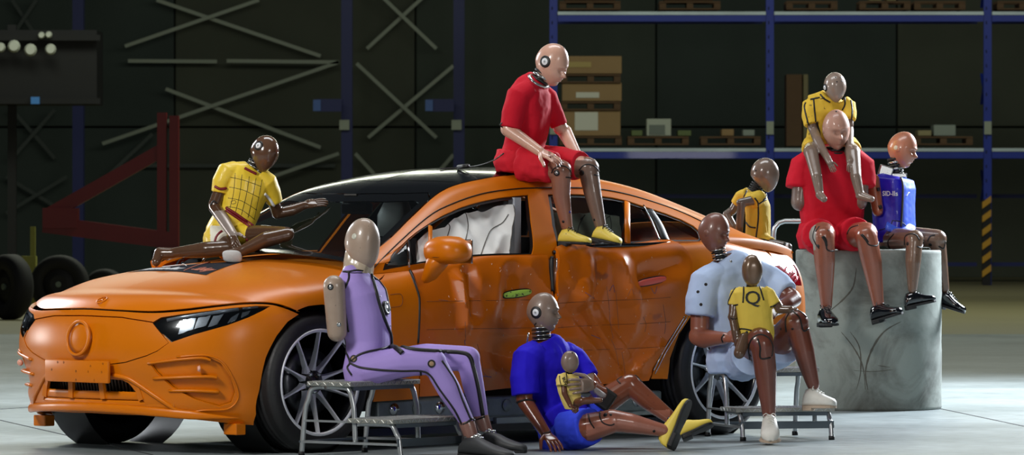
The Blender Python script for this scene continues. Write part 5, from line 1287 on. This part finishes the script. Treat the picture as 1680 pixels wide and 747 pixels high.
knee(f, 0, 0, [[(1230, 590), (1228, 572), (1234, 556), (1248, 549), (1262, 556), (1268, 570), (1266, 585)], [(1243, 556), (1247, 570), (1248, 588), (1264, 587)], [(1290, 545), (1289, 525), (1298, 511), (1310, 510), (1323, 520)], [(1302, 512), (1312, 522), (1318, 543), (1328, 538)], [(1186, 562), (1184, 555), (1188, 549)]], [(1231, 584, .010), (1300, 540, .007), (1281, 540, .007)], .0034)
shoe(f, f.J(1262, 719, -.38), f.J(1264, 730, -.63), (0, .2, 1), .105, white_shoe, dirty_sole, white_shoe, hgt=.125)
shoe(f, f.J(1318, 672, -.24), f.J(1372, 672, -.30), (0, 0, 1), .10, white_shoe, dirty_sole, white_shoe, hgt=.105)
# ============ 6 · yellow Q child dummy on his lap
D6 = 30.12
f = Fig('child_dummy', P(1240, 560, D6), D6, 'small child dummy in a yellow suit with a black Q on its chest', 8, skin('skin_q_dummy', (92, 70, 54), .25))
TS = [(1243, 568, .02, .075, .055), (1242, 550, .0, .09, .065), (1238, 525, .0, .092, .065), (1235, 495, .0, .098, .065), (1233, 478, .0, .10, .05), (1233, 471, .0, .05, .035)]
f.torso(TS, scale=.88)
f.limb((1205, 485, 0, .028), (1203, 515, -.02, .026), (1202, 520, -.02, .028)); f.limb((1203, 524, -.02, .024), (1207, 545, -.04, .024), (1210, 566, -.05, .018))
f.limb((1265, 485, 0, .028), (1278, 505, -.02, .026)); f.limb((1278, 508, -.02, .024), (1296, 508, -.05, .022))
f.limb((1222, 556, -.06, .036), (1213, 580, -.12, .032))
hand(f, f.J(1290, 508, -.05), f.J(1302, 506, -.06), (0, .2, -1), .4, .5); hand(f, f.J(1210, 564, -.05), f.J(1211, 576, -.06), (0, .2, 0), .4, .5)
f.make(.0045, 3)
yq = mat('yellow_child_suit', rgb(222, 192, 74), .8, var=.08, bump=.08, bscale=180)
su = MB(); f.torso(TS, .007, mb=su); f.sleeve(su, (1218, 479, 0, .034), (1209, 483, 0, .040), (1204, 502, -.01, .034)); f.sleeve(su, (1252, 478, 0, .034), (1260, 483, 0, .040), (1272, 501, -.02, .034)); su = solid('suit', su, .0045, yq, f.root, 3, fold=folds(.002, 20))
head(f, 1234, 444, -.02, 52, 8, 2, 0, 'mask', mat('skin_bronze_head', rgb(112, 88, 68), .3, .2, var=.1, coat=.4), 1.0, taper=.75)
MB().tube([f.J(1233, 474, 0), f.J(1234, 462, 0)], .03, 14).build('neck', seam_m, f.root, smooth=True)
suit_lines(f, su, [[(1220, 469), (1220, 480), (1219, 497)], [(1246, 469), (1249, 480), (1253, 493)], [(1207, 471), (1199, 485), (1193, 502)], [(1194, 500), (1203, 501), (1211, 500)], [(1264, 504), (1272, 500), (1280, 496)], [(1207, 541), (1220, 540), (1240, 544), (1262, 546)], [(1228, 552), (1245, 555), (1266, 556)]], .0048)
put_text(Surf(su), f, 'Q', 1235, 490, .105, seam_m, su, sx=1.05)
f.disc('hip_joint', 1222, 545, .030, seam_m, h=.006); f.line('knee_cap_line', [(1212, 522), (1204, 524), (1198, 522)], .003)
# ============ 7 · red shirt dummy on the concrete cylinder
D7 = 34.75
f = Fig('crash_test_dummy', P(1370, 408, D7), D7, 'dummy in red T-shirt and shorts on the concrete cylinder, carrying a child dummy', 12, skin('skin_cylinder_dummy', (140, 82, 62), .3))
p7 = skin('skin_face_tan', (176, 132, 114), .45); g7 = skin('skin_arm_grey', (118, 98, 88), .4)
TS = [(1365, 404, .05, .19, .10), (1365, 385, .05, .20, .12), (1365, 355, .05, .19, .12), (1366, 320, .05, .20, .13), (1367, 285, .05, .21, .13), (1368, 262, .05, .205, .11), (1370, 250, .03, .14, .09), (1371, 243, .02, .07, .06)]
f.torso(TS, scale=.9)
f.limb((1316, 275, .02, .055), (1312, 332, .0, .056)); f.limb((1414, 275, .02, .055), (1410, 332, .0, .05))
f.limb((1345, 392, -.05, .09), (1350, 384, -.42, .078)); f.limb((1351, 388, -.46, .070), (1353, 430, -.44, .066), (1356, 502, -.40, .036))
f.limb((1392, 390, -.02, .09), (1420, 384, -.30, .078)); f.limb((1421, 388, -.34, .070), (1430, 430, -.32, .066), (1441, 500, -.30, .036))
f.make(.0065, 4, paint=[(g7, 1290, 290, 1330, 350), (g7, 1395, 290, 1430, 350), (mat('grey_flesh', rgb(150, 144, 136), .5), 1310, 365, 1338, 410)])
tee = MB(); f.torso([(1365, 372, .05, .175, .125)]+TS[2:], .014, mb=tee); f.sleeve(tee, (1335, 262, .02, .08), (1316, 274, .02, .082), (1310, 295, .01, .078), (1309, 308, .0, .078)); f.sleeve(tee, (1400, 262, .02, .08), (1416, 274, .02, .08), (1419, 295, .01, .075), (1419, 306, .0, .07))
solid('t_shirt', tee, .0075, redc, f.root, 3, fold=folds(.005, 9))
sh = MB(); f.torso([(1365, 408, .05, .195, .105), (1365, 388, .05, .21, .13), (1365, 366, .05, .19, .12)], .014, mb=sh); f.sleeve(sh, (1345, 390, -.05, .115), (1343, 387, -.2, .108), (1343, 385, -.30, .10)); f.sleeve(sh, (1392, 388, -.02, .112), (1400, 385, -.12, .106), (1405, 383, -.20, .10))
solid('shorts', sh, .0075, redc, f.root, 3, fold=folds(.007, 10, (1, 1, 1)))
head(f, 1372, 213, -.04, 67, 14, 14, -2, 'face', p7, 1.0); f.disc('head_bolt', 1372, 183, .007, seam_m, [f.h])
f.neck((1371, 254, .0), (1371, 240, .0), .05, 3, m2=seam_m)
knee(f, 0, 0, [[(1338, 372), (1334, 388), (1338, 400), (1344, 408)], [(1352, 388), (1356, 396), (1357, 410), (1370, 411), (1373, 396)], [(1344, 372), (1338, 380)], [(1390, 384), (1396, 374), (1408, 370)], [(1412, 385), (1420, 394), (1426, 402), (1439, 403), (1441, 394)]], [(1342, 404, .011), (1359, 378, .005), (1341, 503, .007)], .0034)
for q in ([(1349, 388), (1354, 396), (1356, 404)], [(1414, 385), (1420, 392), (1424, 398)]): f.line('joint_slot', q, .008)
shoe(f, f.J(1350, 535, -.36), f.J(1366, 537, -.62), (0, -.1, 1), .10, black_shoe, rubber, black_shoe, hgt=.105)
shoe(f, f.J(1434, 531, -.28), f.J(1481, 517, -.40), (-.2, 0, 1), .10, black_shoe, rubber, black_shoe, hgt=.10)
# ============ 8 · yellow child riding on the shoulders
D8 = 34.85
f = Fig('child_dummy', P(1362, 250, D8), D8, 'child dummy in a yellow jacket with black seams riding on the red-shirted dummy\'s shoulders', 10, skin('skin_rider_dummy', (122, 104, 92), .3))
TS = [(1358, 250, .10, .12, .07), (1358, 235, .10, .13, .08), (1358, 205, .08, .115, .08), (1358, 180, .06, .13, .08), (1360, 165, .05, .13, .06), (1364, 158, .04, .06, .05)]
f.torso(TS, scale=.88)
f.limb((1330, 178, .04, .035), (1333, 210, .0, .032)); f.limb((1335, 214, -.0, .030), (1341, 230, -.12, .030), (1362, 268, -.32, .022))
f.limb((1392, 178, .04, .033), (1393, 205, .0, .030)); f.limb((1393, 212, .0, .030), (1393, 235, -.12, .030), (1394, 266, -.30, .022))
f.limb((1334, 245, .05, .06), (1330, 250, -.20, .048)); f.limb((1331, 252, -.22, .045), (1340, 290, -.36, .036), (1345, 318, -.38, .026)); f.limb((1345, 320, -.38, .028), (1352, 327, -.46, .022))
f.limb((1392, 245, .05, .06), (1400, 250, -.20, .048)); f.limb((1400, 252, -.22, .045), (1404, 290, -.34, .036), (1410, 316, -.36, .028)); f.limb((1411, 321, -.36, .030), (1430, 327, -.40, .020))
for a, b in (((1360, 265, -.31), (1367, 279, -.35)), ((1394, 264, -.30), (1394, 278, -.34))): hand(f, f.J(*a), f.J(*b), (0, .6, 0), .5, .3, 1, .05)
f.make(.0055, 4)
yj = mat('yellow_jacket_cloth', rgb(214, 176, 48), .8, var=.12, vscale=14, speck=rgb(50, 44, 20), sscale=34., samt=.66)
su = MB(); f.torso(TS, .009, mb=su); f.sleeve(su, (1342, 170, .05, .06), (1331, 176, .04, .062), (1329, 190, .02, .054), (1332, 205, .0, .05)); f.sleeve(su, (1382, 170, .05, .055), (1391, 176, .04, .056), (1392, 186, .02, .05), (1392, 197, .0, .046)); f.sleeve(su, (1335, 240, .08, .075), (1331, 247, -.02, .06)); f.sleeve(su, (1390, 240, .08, .075), (1398, 247, -.02, .06))
su = solid('jacket', su, .005, yj, f.root, 3, fold=folds(.0035, 18))
head(f, 1370, 143, .0, 50, 12, 6, -3, 'egg', skin('skin_rider_head', (140, 122, 110), .25), 1.02, taper=.7); target(f, 1353.5, 144, .016)
for q in ((1371, 127), (1379, 127), (1373, 134), (1381, 133)): f.disc('head_bolt', *q, .0045, seam_m, [f.h])
suit_lines(f, su, [[(1346, 155), (1352, 162), (1362, 168)], [(1335, 163), (1336, 175), (1338, 200)], [(1322, 168), (1320, 178), (1327, 206)], [(1325, 204), (1333, 205), (1341, 202)], [(1330, 163), (1345, 160)], [(1386, 160), (1386, 172), (1382, 181)], [(1388, 196), (1397, 198)], [(1396, 165), (1398, 180), (1397, 197)], [(1322, 246), (1330, 240), (1338, 238)], [(1340, 200), (1345, 220), (1346, 240)]], .0058)
# ============ 9 · blue vest dummy on the cylinder, right
D9 = 35.0
f = Fig('crash_test_dummy', P(1465, 408, D9), D9, 'dummy in a dark blue vest with bare coil neck on the concrete cylinder', 62, skin('skin_vest_dummy', (112, 86, 70), .3))
TS = [(1468, 398, .0, .13, .08), (1468, 380, .0, .14, .105), (1466, 340, .0, .13, .11), (1465, 310, .0, .135, .115), (1466, 294, .0, .13, .10), (1467, 289, 0, .09, .07)]
f.torso([(1466, 404, .0, .14, .09), (1466, 380, .0, .14, .10)], scale=.95)
f.limb((1465, 392, -.10, .070), (1500, 392, -.44, .060)); f.limb((1500, 396, -.45, .054), (1498, 430, -.46, .050), (1497, 474, -.46, .030))
f.limb((1475, 388, .10, .072), (1538, 392, .02, .060)); f.limb((1538, 396, .02, .054), (1542, 430, .03, .050), (1550, 474, .05, .030))
f.make(.006, 4)
bv = mat('blue_vest_vinyl', rgb(22, 14, 168), .42, var=.08, vscale=6, coat=.2); bvl = mat('pale_blue_vest_front', rgb(62, 96, 220), .4)
ve = MB(); f.torso(TS, .008, mb=ve, e=3.6); ve = solid('vest', ve, .006, bv, f.root, 3, fold=folds(.003, 8), paint=[(bvl, 1481, 280, 1510, 380)])
ml = MB(); ml.capsule(f.J(1432, 296, -.10), f.J(1440, 346, -.13), .045, .036, 24); ar = solid('upper_arm', ml, .006, skin('skin_arm_orange', (152, 84, 58), .3), f.root, 3)
for q in ([(1426, 292), (1432, 296)], [(1440, 308), (1441, 314)], [(1443, 337), (1445, 343)]): f.line('arm_slot', q, .012, seam_m, [ar], curve=False)
head(f, 1482, 246, .0, 60, 64, 12, 4, 'face', skin('skin_vest_head', (168, 110, 86), .35), 1.02); f.disc('target_disc', 1469.5, 242.5, .015, mat('pale_sticker', rgb(190, 190, 176), .4), [f.h])
f.neck((1473, 290, .0), (1466, 258, .0), .033, 6, flange=1.35); MB().box(f.J(1453, 281, -.02), (.09, .08, .07), Matrix.Rotation(.3, 3, 'Y'), bev=.008).build('shoulder_block', metal, f.root); MB().box(f.J(1472, 288, 0), (.12, .10, .03), bev=.006).build('neck_plate', metal, f.root)
f.line('vest_zip', [(1478, 292), (1481, 305), (1480, 340), (1478, 372)], .008, seam_m, [ve])
f.line('vest_hem', [(1442, 378), (1455, 374), (1462, 368), (1464, 362)], .003, seam_m, [ve]); f.line('vest_hem', [(1464, 362), (1478, 364), (1488, 372)], .003, seam_m, [ve])
MB().loft([(f.J(1470, 366, -.12), V((.06, .03, 0)), V((0, .03, .02))), (f.J(1477, 374, -.14), V((.10, .05, 0)), V((0, .04, .03))), (f.J(1484, 380, -.15), V((.05, .03, 0)), V((0, .03, .02)))], 20).build('vest_strap', bvl, ve, smooth=True)
put_text(Surf(ve), f, 'SID-IIs', 1460, 318, .043, disc_w, ve, sx=.9); f.line('vest_stroke', [(1487, 322), (1490, 317), (1492, 316)], .004, disc_w, [ve])
knee(f, 0, 0, [[(1484, 402), (1485, 389), (1493, 384), (1503, 386), (1508, 394)], [(1504, 404), (1512, 406), (1515, 392)], [(1522, 396), (1526, 388), (1534, 386)], [(1540, 404), (1548, 408), (1551, 396)], [(1459, 408), (1457, 396), (1467, 384)]], [(1489, 400, .012), (1526, 402, .012)], .0034)
shoe(f, f.J(1486, 508, -.46), f.J(1536, 497, -.42), (-.15, 0, 1), .095, black_shoe, rubber, black_shoe, hgt=.09)
shoe(f, f.J(1535, 502, .05), f.J(1582, 517, -.02), (.25, 0, 1), .095, black_shoe, rubber, black_shoe, hgt=.09)
# ============ 10 · small yellow child dummy on the tailgate
D10 = 32.2
f = Fig('child_dummy', P(1242, 398, D10), D10, 'small child dummy in a yellow suit sitting on the car tailgate, big plain head', 60, skin('skin_tail_dummy', (100, 90, 84), .28))
TS = [(1240, 408, 0, .07, .05), (1243, 390, 0, .075, .06), (1244, 365, 0, .07, .06), (1243, 340, 0, .072, .06), (1238, 322, 0, .075, .05), (1236, 314, 0, .035, .03)]
f.torso(TS, scale=.88)
f.limb((1215, 322, .10, .030), (1202, 346, .10, .026), (1196, 350, .10, .026)); f.limb((1192, 352, .10, .024), (1204, 372, .06, .020))
f.limb((1240, 328, -.09, .030), (1215, 333, -.12, .026)); f.limb((1216, 338, -.12, .024), (1213, 372, -.10, .024), (1213, 380, -.08, .02))
f.limb((1245, 396, -.04, .042), (1268, 402, -.10, .034), (1292, 406, -.12, .028))
hand(f, f.J(1203, 370, .06), f.J(1208, 380, .05), (0, 0, -1), .4, .5); hand(f, f.J(1213, 378, -.08), f.J(1213, 390, -.08), (1, 0, 0), .4, .3)
f.make(.005, 3)
yt = mat('yellow_toddler_suit', rgb(214, 180, 56), .8, var=.1, bump=.1, bscale=160)
su = MB(); f.torso(TS, .007, mb=su); f.sleeve(su, (1228, 318, .05, .04), (1216, 324, .09, .042), (1208, 336, .10, .036)); f.sleeve(su, (1248, 322, -.06, .042), (1240, 328, -.09, .042), (1234, 331, -.10, .040)); f.sleeve(su, (1244, 392, -.02, .055), (1256, 398, -.06, .046), (1264, 402, -.09, .044))
su = solid('suit', su, .0045, yt, f.root, 3, fold=folds(.002, 20))
head(f, 1256, 287, -.02, 57, 55, 4, -4, 'egg', skin('skin_toddler_head', (122, 104, 92), .22), 1.06, taper=.9)
f.neck((1236, 316, .0), (1244, 302, 0), .034, 4, m2=seam_m)
for q in ((1240, 280), (1247, 262), (1262, 263)): f.disc('head_bolt', *q, .005, seam_m, [f.h])
suit_lines(f, su, [[(1225, 313), (1222, 320), (1220, 326)], [(1238, 325), (1243, 332), (1244, 338)], [(1244, 336), (1244, 360), (1241, 385), (1240, 395)], [(1224, 365), (1230, 372), (1240, 374)], [(1242, 392), (1255, 394), (1266, 398)], [(1252, 328), (1257, 324), (1256, 316)], [(1243, 336), (1252, 330), (1258, 327)]], .0052)
shoe(f, f.J(1290, 420, -.12), f.J(1295, 400, -.14), (-1, 0, 0), .05, seam_m, disc_w, None, hgt=.045, name='boot')
# ============ 11 · yellow gridded dummy reclining on the bonnet
HSx = Surf(bpy.data.objects['hood']); D11 = 30.2
f = Fig('crash_test_dummy', P(385, 405, D11), D11, 'dummy in a yellow suit with drawn grid lines reclining on the bonnet against the windscreen', 35, skin('skin_hood_dummy', (82, 58, 42), .22))
TS = [(366, 402, .02, .10, .07), (372, 388, .0, .115, .09), (382, 368, .0, .11, .085), (392, 345, .0, .105, .085), (400, 315, .0, .12, .095), (405, 292, .0, .135, .085), (410, 280, .0, .09, .06), (414, 275, .0, .045, .04)]
f.side = V((.93, .25, -.22)).normalized()
f.torso(TS, scale=.9)
f.limb((370, 285, -.05, .042), (358, 320, -.06, .036), (352, 336, -.06, .036)); f.limb((352, 340, -.06, .036), (366, 360, -.14, .034), (384, 388, -.26, .026))
f.limb((440, 300, .0, .042), (450, 335, .05, .034), (455, 350, .08, .034)); f.limb((456, 350, .08, .032), (480, 345, .10, .032), (500, 337, .12, .024))
f.limb((355, 395, -.06, .072), (376, 404, -.18, .050)); f.limb((378, 407, -.2, .044), (340, 410, -.18, .046), (285, 415, -.10, .028)); f.limb((284, 416, -.10, .030), (262, 416, -.08, .034), (256, 430, -.12, .026))
f.limb((392, 390, -.06, .066), (430, 383, -.18, .046), (470, 384, -.30, .040)); f.limb((472, 385, -.32, .038), (435, 394, -.34, .044), (400, 410, -.36, .030)); f.limb((398, 412, -.36, .03), (376, 420, -.36, .034))
hand(f, f.J(383, 385, -.26), f.J(386, 402, -.32), (.6, .2, -.3), .8, .6, 1, .05); hand(f, f.J(498, 338, .12), f.J(524, 332, .14), (.2, .5, -.6), .85, .25, 1, .05)
silv = mat('forearm_highlight', rgb(150, 138, 132), .3, .25)  # pale silver paints the white highlight into the forearm's colour
f.make(.006, 4, paint=[(silv, 352, 345, 400, 386)])
ys = mat('yellow_vinyl_suit', rgb(232, 200, 52), .5, var=.06, vscale=8, coat=.15); wht = mat('white_suit_panel', rgb(232, 230, 214), .5); mar = mat('maroon_trim', rgb(120, 18, 30), .5)
su = MB(); f.torso(TS, .009, mb=su); f.sleeve(su, (385, 283, -.02, .062), (372, 284, -.05, .062), (364, 300, -.06, .054), (361, 316, -.06, .048)); f.sleeve(su, (425, 290, .0, .058), (438, 300, .0, .058), (446, 318, .03, .05), (450, 332, .05, .046)); f.sleeve(su, (358, 392, -.04, .092), (364, 398, -.10, .08), (372, 401, -.16, .066)); f.sleeve(su, (388, 392, .0, .085), (402, 387, -.09, .07), (414, 385, -.12, .060))
su = solid('suit', su, .005, ys, f.root, 3, fold=folds(.0025, 14), paint=[(wht, 345, 370, 372, 396)])
head(f, 434, 252, -.02, 62, 42, 14, 12, 'egg', skin('skin_hood_head', (92, 66, 50), .16), .98, taper=.95); target(f, 424, 239, .018)
f.neck((412, 280, .0), (420, 264, 0), .030, 6, flange=1.3)
for y0, y1 in ((291, 303), (307, 321), (325, 342), (339, 358)): f.line('grid_line', [(378-(y0-291)*.12, y0), (400-(y0-291)*.1, y0+5), (428-(y0-291)*.2, y1+3)], .0016, seam_m, [su])
for x0, x1 in ((386, 376), (397, 386), (409, 396), (420, 407), (430, 417)): f.line('grid_line', [(x0, 284+(x0-386)*.25), ((x0+x1)/2+2, 318), (x1, 346+(x1-376)*.35)], .0016, seam_m, [su])
for q in ([(401, 276), (410, 281), (420, 286)], [(353, 306), (361, 310), (371, 309)], [(371, 341), (384, 349), (400, 360), (415, 371)], [(371, 345), (384, 354), (400, 365), (413, 376)], [(352, 401), (356, 388), (364, 380)], [(405, 396), (407, 385), (415, 380)]): f.line('maroon_band', q, .008, mar, [su], lift=.002)
f.line('white_strap', [(434, 318), (443, 328), (450, 340)], .009, disc_w, [su]); f.line('suit_logo', [(379, 331), (385, 329), (387, 333), (381, 335), (379, 331)], .0014, seam_m, [su])
f.line('elbow_joint', [(346, 337), (350, 330), (356, 334)], .005); MB().loft([(f.J(381, 421, -.37), V((.050, .01, 0)), V((-.006, 0, .032))), (f.J(381, 421, -.42), V((.052, .01, 0)), V((-.006, 0, .034))), (f.J(381, 421, -.432), V((.044, .01, 0)), V((-.006, 0, .027)))], 20, 3.2).build('foot_sole', mat('pale_sole', rgb(190, 190, 190), .6, var=.15, vscale=40), f.root, smooth=True)
MB().capsule(f.J(472, 385, -.33), f.J(478, 379, -.33), .018, .012).build('knee_cap', mat('pale_sole', rgb(190, 190, 190), .6), f.root, smooth=True)
# ------------------------------------------------------------------ concrete cylinder
cyd = 35.05; cyc = P(1425, 640, cyd); cyr = 119.5*cyd/FPX; ztop = CAMH-(411.5-HOR)*(cyd-cyr)/FPX
def conc():
    m = mat('stained_concrete', rgb(138, 146, 140), .75, var=.16, vscale=3.5, bump=.25, bscale=14)
    nt = m.node_tree; N = nt.nodes; L = nt.links; b = N['Principled BSDF']; src = b.inputs['Base Color'].links[0].from_socket
    tc = N.new('ShaderNodeTexCoord'); w = N.new('ShaderNodeTexNoise'); w.inputs['Scale'].default_value = 2.2; w.inputs['Detail'].default_value = 9; w.inputs['Distortion'].default_value = 1.4; w.inputs['Roughness'].default_value = .65
    L.new(tc.outputs['Object'], w.inputs['Vector']); r = N.new('ShaderNodeMapRange'); r.inputs['From Min'].default_value = .46; r.inputs['From Max'].default_value = .72; r.inputs['To Max'].default_value = .75
    L.new(w.outputs['Fac'], r.inputs['Value']); mx = N.new('ShaderNodeMix'); mx.data_type = 'RGBA'; L.new(r.outputs[0], mx.inputs['Factor']); L.new(src, mx.inputs['A']); mx.inputs['B'].default_value = (*rgb(62, 56, 50), 1); L.new(mx.outputs['Result'], b.inputs['Base Color'])
    return m
cm = conc()
cy = empty('concrete_cylinder', (cyc.x, cyd, 0), 0, 'large stained concrete cylinder standing on the floor behind the car tail', 'pillar')
prof = [(.001, .012), (cyr-.012, .012), (cyr-.006, .02)]
nz = 60
zs = np.linspace(.02, ztop-.006, nz)
mb = MB().lathe([(.001, .0), (cyr*.98, .0), (cyr, .012)]+[(cyr, z) for z in zs]+[(cyr-.006, ztop), (.001, ztop)], (cyc.x, cyd, 0), (0, 0, 1), 120)
me = mb.mesh('block'); a = verts_np(me); n = normals_np(me); q = vnoise(a*9)*.003+vnoise(a*30)*.0012; rad = np.hypot(a[:, 0]-cyc.x, a[:, 1]-cyd); m_ = (rad > cyr*.9)
a = a+n*(q*m_)[:, None]; set_verts(me, a); world_mesh(me, cy); blk = link('block', me, cm, cy, True); sharp(me, 50)
CS = Surf(blk); scr = mat('tyre_scrape', rgb(86, 84, 76), .85)
for pts, r in (([(1405, 440), (1400, 470), (1385, 490), (1362, 510)], .008), ([(1380, 545), (1400, 570), (1415, 600), (1420, 640)], .006), ([(1478, 528), (1450, 545), (1430, 575), (1420, 610), (1424, 640)], .008), ([(1395, 545), (1410, 570), (1412, 610), (1405, 640)], .005), ([(1400, 608), (1430, 610), (1465, 607)], .003), ([(1440, 600), (1460, 603)], .003)):
    S_ = CS; sm = spl(pts, 6); mb = MB(); vs = []; fs = []
    for i, p_ in enumerate(sm):
        h, nn = S_.hit(*p_); t = (V(S_.hit(*sm[min(i+1, len(sm)-1)])[0])-V(S_.hit(*sm[max(i-1, 0)])[0])).normalized(); s_ = nn.cross(t); w_ = r*.8*(.25+.75*math.sin(math.pi*i/(len(sm)-1)))*random.uniform(.7, 1.3)
        vs += [h+nn*.0006+s_*w_, h+nn*.0014, h+nn*.0006-s_*w_]
    for i in range(len(sm)-1): fs += [(3*i, 3*i+1, 3*i+4, 3*i+3), (3*i+1, 3*i+2, 3*i+5, 3*i+4)]
    MB().add(vs, fs).build('scrape_mark', scr, blk)
# hand rail behind the cylinder
alu = mat('brushed_aluminium', rgb(186, 190, 192), .3, .8, var=.1, vscale=30)
hr = empty('handrail', (P(1290, 0, 35.9).x, 35.9, 0), 0, 'bent aluminium tube handrail behind the concrete cylinder, left side', 'rail')
pts = [V((P(1269, 0, 35.9).x, 35.9, 0)), P(1269, 385, 35.9), P(1271, 374, 35.9), P(1278, 366, 35.9), P(1288, 363, 35.9), P(1330, 363, 35.9)]
MB().tube(pts+[P(1345, 366, 35.9), V((P(1350, 0, 35.9).x, 35.9, 0))], .016, 12).build('rail_tube', alu, hr, smooth=True)
# ------------------------------------------------------------------ step stools
tread_m = mat('tread_plate_aluminium', rgb(168, 168, 160), .35, .7, var=.25, vscale=25); dkm = mat('steel_bar', rgb(92, 102, 110), .35, .6)
def stool(org, s, w, W, pit, h1, h2, label):
    """org: foot of the near rear corner; s: direction of the steps; w: width direction"""
    s, w = V(s).normalized(), V(w).normalized(); z = V((0, 0, 1)); o = V(org)
    r = empty('step_stool', o+s*pit+w*W/2, 0, label, 'stool')
    def Q(a, b, c): return o+s*a+w*b+z*c
    for (a0, a1, h) in ((.03, pit+.02, h1), (pit+.0, 2*pit-.0, h2)):
        M = Matrix((s, w, z)).transposed(); c = Q((a0+a1)/2, W/2, h-.012)
        t = MB().box(c, (a1-a0, W+.03, .024), M, bev=.003).build('tread', tread_m, r)
        pat = MB(); na, nb = 9, 20
        for i in range(na):
            for j in range(nb):
                if (i+j) % 1 == 0:
                    cc = Q(a0+(i+.5)*(a1-a0)/na, (j+.5)*(W+.02)/nb, h); e = .013; dv = (s+w if (i+j) % 2 else s-w).normalized(); pat.beam(cc-dv*e, cc+dv*e, .005, .004, up=z)
        for side_c, dirv, nrm, L in ((Q(a0-.001, 0, h-.012), w, -s, W), (Q(a1+.001, 0, h-.012), w, s, W), (Q(a0, -.016, h-.012), s, -w, a1-a0)):
            k = int(L/.026)
            for j in range(k):
                cc = side_c+dirv*((j+.5)*L/k); dv = (dirv+z*(1 if j % 2 else -1)*.9).normalized(); pat.beam(cc-dv*.011, cc+dv*.011, .004, .005, up=nrm)
        pp = pat.build('tread_pattern', alu, t); pp['kind'] = 'stuff'
        MB().box(Q(a1-.02, W/2, h-.035), (.02, W-.05, .02), M).build('tread_lip', dkm, t)
    rt = .0135
    for b in (.015, W-.015):
        back = [Q(-.03, b, 0), Q(-.005, b, h1*.6), Q(.015, b, h1-.10), Q(.035, b, h1-.045), Q(.075, b, h1-.03), Q(.13, b, h1-.028)]
        mid = [Q(pit+.03, b, .07), Q(pit+.02, b, h1*.6), Q(pit+.01, b, h1-.10), Q(pit-.01, b, h1-.045), Q(pit-.05, b, h1-.03), Q(.13, b, h1-.028)]
        fr = [Q(2*pit+.03, b, 0), Q(2*pit+.015, b, h2*.5), Q(2*pit+.0, b, h2-.075), Q(2*pit-.025, b, h2-.036), Q(2*pit-.07, b, h2-.027), Q(pit+.05, b, h2-.027)]
        for L in (back, mid, fr): MB().tube([V(q) for q in spl([tuple(q) for q in L], 4)], rt, 12).build('leg', alu, r, smooth=True)
        MB().beam(Q(-.02, b, .075), Q(2*pit+.02, b, .075), .012, .038, up=w).build('side_bar', alu, r)
        MB().beam(Q(-.005, b, h2-.02), Q(pit+.02, b, h2-.02), .010, .026, up=w).build('upper_side_bar', alu, r)
        for a in (-.03, 2*pit+.03): MB().tube([Q(a, b, .0), Q(a, b, .022)], .017, 12).build('foot_cap', rubber, r, smooth=True)
    MB().beam(Q(-.02, .0, .075), Q(-.02, W, .075), .03, .012, up=z).build('cross_bar', dkm, r)
    MB().beam(Q(2*pit+.02, .0, .085), Q(2*pit+.02, W, .085), .04, .012, up=s).build('cross_bar', dkm, r)
    return r
q = P(499, 745, 28.62); q.z = 0
stool(q, (.80, -.60, 0), (.60, .80, 0), .56, .30, .392, .205, 'two-step aluminium step stool beside the front wheel, under the lilac dummy')
q = P(1160, 712, 30.95); q.z = 0
stool(q, (.28, -.96, 0), (.96, .28, 0), .55, .28, .392, .180, 'two-step aluminium step stool beside the rear wheel, under the pale blue dummy')
# small fittings hidden behind the stool: castor by the sill
